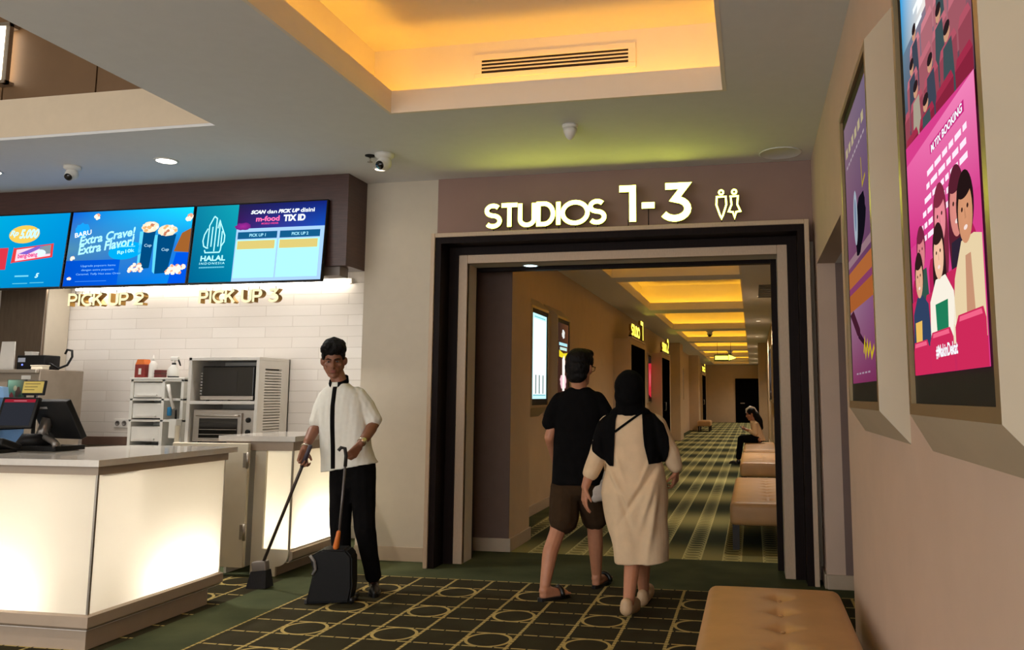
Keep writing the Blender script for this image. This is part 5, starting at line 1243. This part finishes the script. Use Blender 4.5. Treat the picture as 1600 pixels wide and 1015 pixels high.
MB().tube([Md @ V3(p) for p in ((-.125, -.088, .31), (-.095, -.094, .275), (-.085, -.094, .225), (-.105, -.088, .19))], .010, 8).build('handle_loop', mat('grey_plastic_edge', rgb(110, 106, 104), .35), T, O)
MB().box(-.155, -.135, -.08, .08, .002, .03, .004, 0, Md).build('lip', mat('black_rubber', rgb(30, 28, 28), .6), T, O)
MB().cone((-2.712, 5.135, .36), (-2.692, 5.125, .455), .020, .014).build('latch', mat('orange_plastic', rgb(206, 112, 44), .4), T, O)
MB().tube([(-2.716, 5.17, .335), (-2.672, 5.145, .90)], .0085, 10).build('pole', mat('grey_pole', rgb(96, 92, 92), .35, metal=.5), T, O)
MB().tube([(-2.673, 5.146, .88), (-2.668, 5.143, .95), (-2.676, 5.138, 1.0), (-2.70, 5.13, 1.005), (-2.715, 5.125, .985)], .012, 12).build('grip', mat('grip_black', rgb(24, 23, 24), .5), T, O)
for z in (.012,): MB().tube([Md @ V3((.145, -.07, .02)), Md @ V3((.145, .07, .02))], .02, 14).build('wheel', M_shoe, T, O)

# ---------------------------------------------------------------- the walking man
O = (-1.22, 5.72, 0); T = thing('person', 'man seen from behind in black t-shirt and brown shorts walking to the studios', 'person', O)
fr = headframe((.30, .95, -.05)); c = V3((-1.188, 5.705, 1.545))
mb = MB(); head(mb, c, fr, 1.0, (-1.20, 5.72, 1.37))
mb.ell((-1.205, 5.73, 1.22), (.145, .085, .16)).ell((-1.215, 5.74, .97), (.135, .085, .14)).ell((-1.22, 5.74, .76), (.15, .10, .10))
mb.chain([(-1.20, 5.73, 1.33), (-1.342, 5.725, 1.30), (-1.408, 5.70, 1.06), (-1.405, 5.87, .88)], [.05, .043, .039, .027])
mb.chain([(-1.20, 5.73, 1.33), (-1.068, 5.74, 1.30), (-1.0, 5.75, 1.05), (-1.00, 5.84, .82)], [.05, .043, .039, .027])
mb.chain([(-1.30, 5.74, .72), (-1.338, 5.665, .425), (-1.372, 5.60, .30), (-1.388, 5.52, .09)], [.080, .056, .055, .036])
mb.chain([(-1.13, 5.76, .72), (-1.112, 5.855, .42), (-1.112, 5.885, .30), (-1.118, 5.955, .08)], [.080, .056, .054, .036])
hand(mb, (-1.405, 5.875, .875), (.1, .5, -.85), (.9, .2, 0), -1, (25, 35, 25)); hand(mb, (-1.00, 5.845, .815), (.0, .2, -.97), (-.9, .2, 0), 1, (25, 35, 25))
for a, t in (((-1.388, 5.50, .035), (-1.275, 5.62, .03)), ((-1.118, 5.94, .035), (-1.075, 6.14, .03))):
    mb.cone(a, t, .033, .024); mb.cone(V3(a) + V3((0, 0, .03)), V3(a).lerp(V3(t), .6) + V3((0, 0, .012)), .036, .026)
    s = (V3(t) - V3(a)).normalized().cross(V3((0, 0, 1)))
    for k in range(5): mb.cone(V3(a).lerp(V3(t), .8) + s * (.026 - .013 * k), V3(t) + s * (.028 - .014 * k) + (V3(t) - V3(a)).normalized() * (.025 - .004 * k), .012, .0085)
mb.blob('body', M_skinB, T, O, .0055, 2)
face(c, fr, T, O)
r_, f_, u_, M_ = fr; P = lambda a, b, d: c + r_ * a + f_ * b + u_ * d
mb = MB(); mb.ell(P(0, -.02, .060), (.096, .104, .082), 0, M_).ell(P(0, -.045, .005), (.092, .080, .090), 0, M_).ell(P(0, .035, .105), (.082, .060, .036), 0, M_).ell(P(0, -.055, -.055), (.078, .052, .055), 0, M_)
for s in (-1, 1): mb.ell(P(s * .07, .0, .05), (.025, .05, .04), 0, M_); mb.cone(P(s * .08, .01, .03), P(s * .078, .008, -.005), .012, .006)
mb.blob('hair', M_hair, T, O, .005, 2, folds(5, .004, (90, 90, 60)))
g = MB()
for s in (-1, 1):
    g.tube([P(s * .083, -.02, .008), P(s * .083, .07, .012), P(s * .066, .100, .008)], .0022, 6)
    g.tube([P(s * .034 + .026 * math.cos(t), .106, .002 + .02 * math.sin(t)) for t in [k * PI / 8 for k in range(17)]], .002, 6)
g.tube([P(-.01, .106, .006), P(.01, .106, .006)], .002, 6); g.build('glasses', M_black, T, O)
mb = MB()
loft(mb, [(-1.198, 5.722, 1.41, .066, .064), (-1.20, 5.725, 1.385, .11, .08), (-1.203, 5.73, 1.35, .160, .098), (-1.206, 5.735, 1.25, .174, .115), (-1.208, 5.74, 1.10, .172, .118), (-1.212, 5.74, .95, .176, .120), (-1.208, 5.74, .80, .184, .125), (-1.206, 5.74, .742, .187, .128)], (1, .04))
mb.chain([(-1.335, 5.725, 1.315), (-1.380, 5.715, 1.24), (-1.405, 5.705, 1.165)], [.070, .066, .062]); mb.chain([(-1.075, 5.74, 1.315), (-1.028, 5.745, 1.24), (-1.002, 5.748, 1.165)], [.070, .066, .062])
mb.blob('t_shirt', M_blackc, T, O, .007, 4, folds(31, .005, (22, 22, 10)))
mb = MB(); mb.ell((-1.22, 5.745, .74), (.175, .125, .12))
mb.chain([(-1.302, 5.74, .72), (-1.302, 5.69, .505)], [.108, .106]); mb.chain([(-1.135, 5.76, .72), (-1.112, 5.845, .505)], [.108, .098])
mb.blob('shorts', M_short, T, O, .007, 4, folds(33, .005, (30, 30, 14)))
def sandal(a, t, T, O, nm='sandal'):
    a = V3(a); t = V3(t); d = (t - a).normalized(); s = d.cross(V3((0, 0, 1))); L = (t - a).length + .09; pts = []
    for k in range(22):
        q = 2 * PI * k / 22; x = math.cos(q); pts.append(a - d * .05 + d * (L / 2 + x * L / 2) + s * math.sin(q) * (.052 if x > 0 else .044))
    n = len(pts); mb = MB(); z0 = .0
    mb.add([V3((p.x, p.y, z0)) for p in pts] + [V3((p.x, p.y, z0 + .022)) for p in pts], [tuple(range(n))[::-1], tuple(range(n, 2 * n))] + [(i, (i + 1) % n, n + (i + 1) % n, n + i) for i in range(n)])
    o = mb.build(nm, M_shoe, T, O)
    c0 = a.lerp(t, .72); MB().tube([V3((*(c0 + s * (.05 * math.cos(k * PI / 8))).xy, .02 + .055 * math.sin(k * PI / 8))) for k in range(9)], .016, 8).build('strap', M_shoe, o, O)
sandal((-1.388, 5.50, 0), (-1.275, 5.62, 0), T, O); sandal((-1.118, 5.94, 0), (-1.075, 6.14, 0), T, O)

# ---------------------------------------------------------------- the walking woman
O = (-.75, 5.34, 0); T = thing('person', 'woman seen from behind in long beige dress and black headscarf walking beside the man', 'person', O)
fr = headframe((.05, .99, -.05)); c = V3((-.782, 5.315, 1.385))
mb = MB(); head(mb, c, fr, .95, (-.78, 5.34, 1.23), ears=False)
mb.ell((-.775, 5.35, 1.07), (.14, .09, .14)).ell((-.755, 5.35, .85), (.15, .10, .15)).ell((-.75, 5.35, .72), (.16, .11, .11))
mb.chain([(-.78, 5.345, 1.22), (-.935, 5.36, 1.165), (-1.012, 5.33, .955), (-1.062, 5.265, .775)], [.06, .055, .046, .028])
mb.chain([(-.78, 5.345, 1.22), (-.61, 5.36, 1.165), (-.512, 5.37, .985), (-.495, 5.41, .880)], [.06, .055, .044, .029])
mb.chain([(-.82, 5.34, .68), (-.765, 5.325, .42), (-.765, 5.285, .30), (-.768, 5.15, .10)], [.085, .056, .052, .036])
mb.chain([(-.68, 5.36, .68), (-.715, 5.40, .42), (-.722, 5.46, .29), (-.728, 5.545, .09)], [.085, .060, .054, .036])
hand(mb, (-1.064, 5.262, .768), (-.05, -.02, -1), (.75, .5, 0), 1, (14, 22, 18), .12, .98, (.75, .55, .25))
hand(mb, (-.494, 5.412, .876), (-.10, .25, -.95), (-.8, .3, 0), -1, (30, 42, 30), .02, .98)
for a, t in (((-.772, 5.14, .06), (-.755, 5.32, .035)), ((-.728, 5.53, .04), (-.715, 5.72, .035))): mb.cone(a, t, .034, .030); mb.cone(V3(a) + V3((0, 0, .03)), V3(a).lerp(V3(t), .6) + V3((0, 0, .012)), .036, .028)
mb.blob('body', M_skinB, T, O, .0055, 2)
face(c, fr, T, O, .95)
mb = MB()
loft(mb, [(-.782, 5.335, 1.265, .066, .066), (-.78, 5.34, 1.235, .115, .088), (-.778, 5.345, 1.20, .158, .108), (-.775, 5.35, 1.10, .178, .128), (-.766, 5.35, .98, .174, .128), (-.756, 5.35, .90, .180, .135), (-.755, 5.345, .80, .203, .152), (-.755, 5.34, .74, .211, .158), (-.745, 5.34, .65, .204, .152), (-.727, 5.335, .50, .187, .140), (-.716, 5.33, .40, .176, .132), (-.708, 5.33, .312, .168, .128, .03)], (1, .05))
mb.chain([(-.925, 5.36, 1.16), (-1.000, 5.335, .955), (-1.036, 5.29, .858)], [.076, .064, .056]); mb.chain([(-.62, 5.36, 1.16), (-.522, 5.37, .985), (-.500, 5.395, .905)], [.076, .058, .048])
def dressfold(w, no):
    x = w[:, 0]; z = w[:, 2]; low = np.clip((1.0 - z) / .5, 0, 1)
    d = .006 * vnoise(w, (24, 24, 7), 41) + .004 * vnoise(w, (46, 46, 14), 43)
    for (x0, z0, sl, a, wd, ln) in ((-.86, .82, -.9, .010, .018, .10), (-.70, .76, 1.1, -.012, .022, .14), (-.64, .74, .5, .010, .02, .16), (-.80, .66, -.5, -.008, .02, .12), (-.62, .62, .25, .010, .02, .2), (-.84, .93, -.6, .007, .015, .08), (-.66, .91, .7, .008, .015, .08)):
        t = (x - x0) - sl * .6 * (z - z0); d += a * np.exp(-(t / wd) ** 2) * np.exp(-((z - z0) / ln) ** 2)
    return d * (1.1 + 1.3 * low)
dr = mb.blob('dress', M_dress, T, O, .0065, 4, dressfold)
bv = bvh_of(dr, O)
r_, f_, u_, M_ = fr
mb = MB(); mb.ell(c + V3((0, -.005, .025)), (.097, .118, .112)).ell(c + V3((0, -.02, -.03)), (.096, .108, .09)).cone(c + V3((0, -.012, -.06)), (-.782, 5.325, 1.275), .088, .094).ell((-.782, 5.345, 1.245), (.135, .10, .045)).cone((-.82, 5.45, 1.20), (-.74, 5.45, 1.20), .05, .05)
# open the scarf at the face
scarf = mb.blob('headscarf', M_blackc, T, O, .006, 4, folds(51, .004, (34, 34, 22)))
bm = bmesh.new(); bm.from_mesh(scarf.data); cc = c - V3(O); kill = []
for v in bm.verts:
    d = v.co - cc; q = d - V3((0, 0, -.012)); ff = q.dot(f_); rr = math.hypot(q.dot(r_) / .062, q.dot(u_) / .088)
    if ff > .045 and rr < 1: kill.append(v)
bmesh.ops.delete(bm, geom=kill, context='VERTS'); bm.to_mesh(scarf.data); bm.free()
def drape(name, left, right, n=14, m=26, off=.012, th=.010):
    """cloth panel lying on the back: left/right borders as (x,z) polylines, top to bottom"""
    def at(pl, t):
        t *= len(pl) - 1; k = min(int(t), len(pl) - 2); return V3((*pl[k], 0)).lerp(V3((*pl[k + 1], 0)), t - k)
    ys = np.full((m + 1, n + 1), np.nan); pts = {}
    for j in range(m + 1):
        a, b = at(left, j / m), at(right, j / m)
        for i in range(n + 1):
            p = a.lerp(b, i / n); pts[j, i] = p; h = on_front(bv, p.x, p.y, off)
            if h is not None: ys[j, i] = h.y
    good = np.nanmean(ys); ys = np.where(np.isnan(ys), np.nanmax(ys), ys)
    for _ in range(3): ys[1:-1, 1:-1] = np.minimum(ys[1:-1, 1:-1], (ys[:-2, 1:-1] + ys[2:, 1:-1] + ys[1:-1, :-2] + ys[1:-1, 2:]) / 4)
    V = [V3((pts[j, i].x, ys[j, i] - .004 * math.sin(i * 1.3 + j * .15), pts[j, i].y)) for j in range(m + 1) for i in range(n + 1)]
    k = len(V); B = [v + V3((0, th, 0)) for v in V]; w = n + 1; fs = []
    for j in range(m):
        for i in range(n): q = j * w + i; fs += [(q, q + 1, q + w + 1, q + w), (k + q, k + q + w, k + q + w + 1, k + q + 1)]
    for j in range(m): q = j * w; fs += [(q, q + w, k + q + w, k + q), (q + n, k + q + n, k + q + w + n, q + w + n)]
    for i in range(n): fs += [(i, k + i, k + i + 1, i + 1), (m * w + i, m * w + i + 1, k + m * w + i + 1, k + m * w + i)]
    return MB().add(V + B, fs, 0, True).build(name, M_blackc, T, O)
drape('scarf_end', [(-.93, 1.235), (-1.00, 1.17), (-1.03, 1.08), (-1.02, 1.00), (-.965, .955), (-.90, .91)], [(-.845, 1.275), (-.862, 1.20), (-.865, 1.12), (-.868, 1.04), (-.872, .98), (-.875, .91)])
drape('scarf_end', [(-.70, 1.275), (-.688, 1.20), (-.683, 1.12), (-.675, 1.04), (-.662, .98), (-.648, .925)], [(-.62, 1.235), (-.56, 1.175), (-.53, 1.09), (-.525, 1.02), (-.535, .97), (-.555, .935)])
st = []
for t in np.linspace(0, 1, 9):
    p = V3((-.70, 0, 1.245)).lerp(V3((-.865, 0, 1.125)), t); h = on_front(bv, p.x, p.z, .006); st.append(h)
MB().tube([p for p in st if p is not None], .008, 8).build('bag_strap', M_blackc, T, O)
def clog(a, t, T, O, lift):
    a = V3(a); t = V3(t); d = (t - a).normalized(); mb = MB()
    mb.cone(a + V3((0, 0, .022 + lift)), t + V3((0, 0, .022)), .040, .040); mb.cone(a.lerp(t, .25) + V3((0, 0, .03 + lift * .7)), t + V3((0, 0, .04)), .042, .040); mb.cone(a.lerp(t, .55) + V3((0, 0, .06 + lift * .4)), t + V3((0, 0, .045)), .036, .032); mb.cone(a + V3((0, 0, .02 + lift)), a + V3((0, 0, .05 + lift)), .042, .038)
    mb.blob('clog', M_clog, T, O, .006, 3)
clog((-.775, 5.105, .018), (-.755, 5.32, .018), T, O, .035); clog((-.728, 5.50, .018), (-.715, 5.72, .018), T, O, .0)

# ---------------------------------------------------------------- the seated girl far down the corridor
O = (.08, 17.2, .41); T = thing('person', 'girl with long dark hair sitting on the third corridor bench looking at a phone', 'person', O)
fr = headframe((-.90, -.20, -.25)); c = V3((-.045, 17.2, .995)); sc = .95
mb = MB(); head(mb, c, fr, sc, (.005, 17.2, .84))
mb.ell((.06, 17.2, .72), (.085, .14, .14)).ell((.10, 17.2, .55), (.10, .15, .10))
for s in (-1, 1):
    y = 17.2 + s * .10
    mb.chain([(.10, y, .50), (-.25, y - s * .02, .485), (-.30, y - s * .02, .09)], [.075, .052, .036])
    mb.chain([(.03, 17.2 + s * .15, .80), (.03, 17.2 + s * .19, .60), (-.15, 17.2 + s * .06, .69)], [.045, .036, .025])
    hand(mb, (-.15, 17.2 + s * .06, .69), (-.8, -s * .5, .1), (-.1, -s * .8, .5), s, (30, 40, 30), sc=.9)
mb.blob('body', M_skinB, T, O, .007, 2); face(c, fr, T, O, sc)
r_, f_, u_, M_ = fr; P = lambda a, b, d: c + (r_ * a + f_ * b + u_ * d) * sc
mb = MB(); mb.ell(P(0, -.025, .045), (.088, .095, .085), 0, M_).ell(P(0, -.07, -.03), (.085, .055, .11), 0, M_).chain([P(0, -.09, -.05), (.12, 17.2, .86), (.16, 17.2, .72)], [.08, .075, .045])
mb.blob('hair', M_hair, T, O, .007, 2, folds(61, .004, (60, 60, 20)))
mb = MB(); mb.tube([P(0, .088, .045), P(0, .06, .115), P(0, -.03, .145), P(0, -.105, .10), P(0, -.145, -.02), (.12, 17.2, .88)], [.012, .022, .026, .026, .022, .012], 10); mb.build('head_scarf', M_white, T, O)
mb = MB(); loft(mb, [(.0, 17.2, .865, .06, .06), (.03, 17.2, .82, .09, .13), (.055, 17.2, .72, .105, .155), (.085, 17.2, .60, .115, .155), (.11, 17.2, .47, .13, .17)], (1, 0))
for s in (-1, 1): mb.chain([(.035, 17.2 + s * .14, .79), (.035, 17.2 + s * .19, .62), (-.05, 17.2 + s * .13, .65)], [.062, .056, .046])
mb.blob('blouse', M_dress, T, O, .008, 3, folds(63, .004))
mb = MB(); mb.ell((.10, 17.2, .50), (.13, .17, .08))
for s in (-1, 1): y = 17.2 + s * .09; mb.chain([(.08, y, .505), (-.245, y, .495), (-.30, y, .14)], [.088, .072, .058])
mb.blob('trousers', M_blackc, T, O, .008, 3)
for s in (-1, 1): shoe('shoe', (-.27, 17.2 + s * .085, 0), (-.50, 17.2 + s * .085, 0), M_shoe, T, O, .038, .07)
M = Matrix.Translation((-.235, 17.2, .705)) @ Matrix.Rotation(.9, 4, 'Y')
O2 = (-.235, 17.2, .705); T2 = thing('phone', 'phone held by the girl on the third corridor bench', 'phone', O2)
MB().box(-.075, .075, -.037, .037, -.004, .004, .003, 0, M).build('case', M_black, T2, O2)
MB().box(-.068, .068, -.033, .033, .004, .0048, 0, 0, M).build('display', glow('phone_display', (.7, .8, 1), .25), T2, O2)

O = (-.985, 5.36, .70); T = thing('pouch', 'small pale pouch hanging between the walking man and woman', 'pouch', O)
mb = MB(); mb.ell((-1.0, 5.44, .715), (.048, .022, .055)).cone((-1.03, 5.44, .68), (-.975, 5.44, .70), .026, .028).cone((-.99, 5.435, .76), (-.978, 5.42, .80), .016, .012)
mb.blob('bag', mat('pale_fabric', rgb(190, 182, 176), .8), T, O, .006, 3, folds(71, .004, (60, 60, 60)))
MB().tube([(-.978, 5.42, .80), (-.958, 5.40, .86)], .006, 8).build('cord', M_white, T, O)
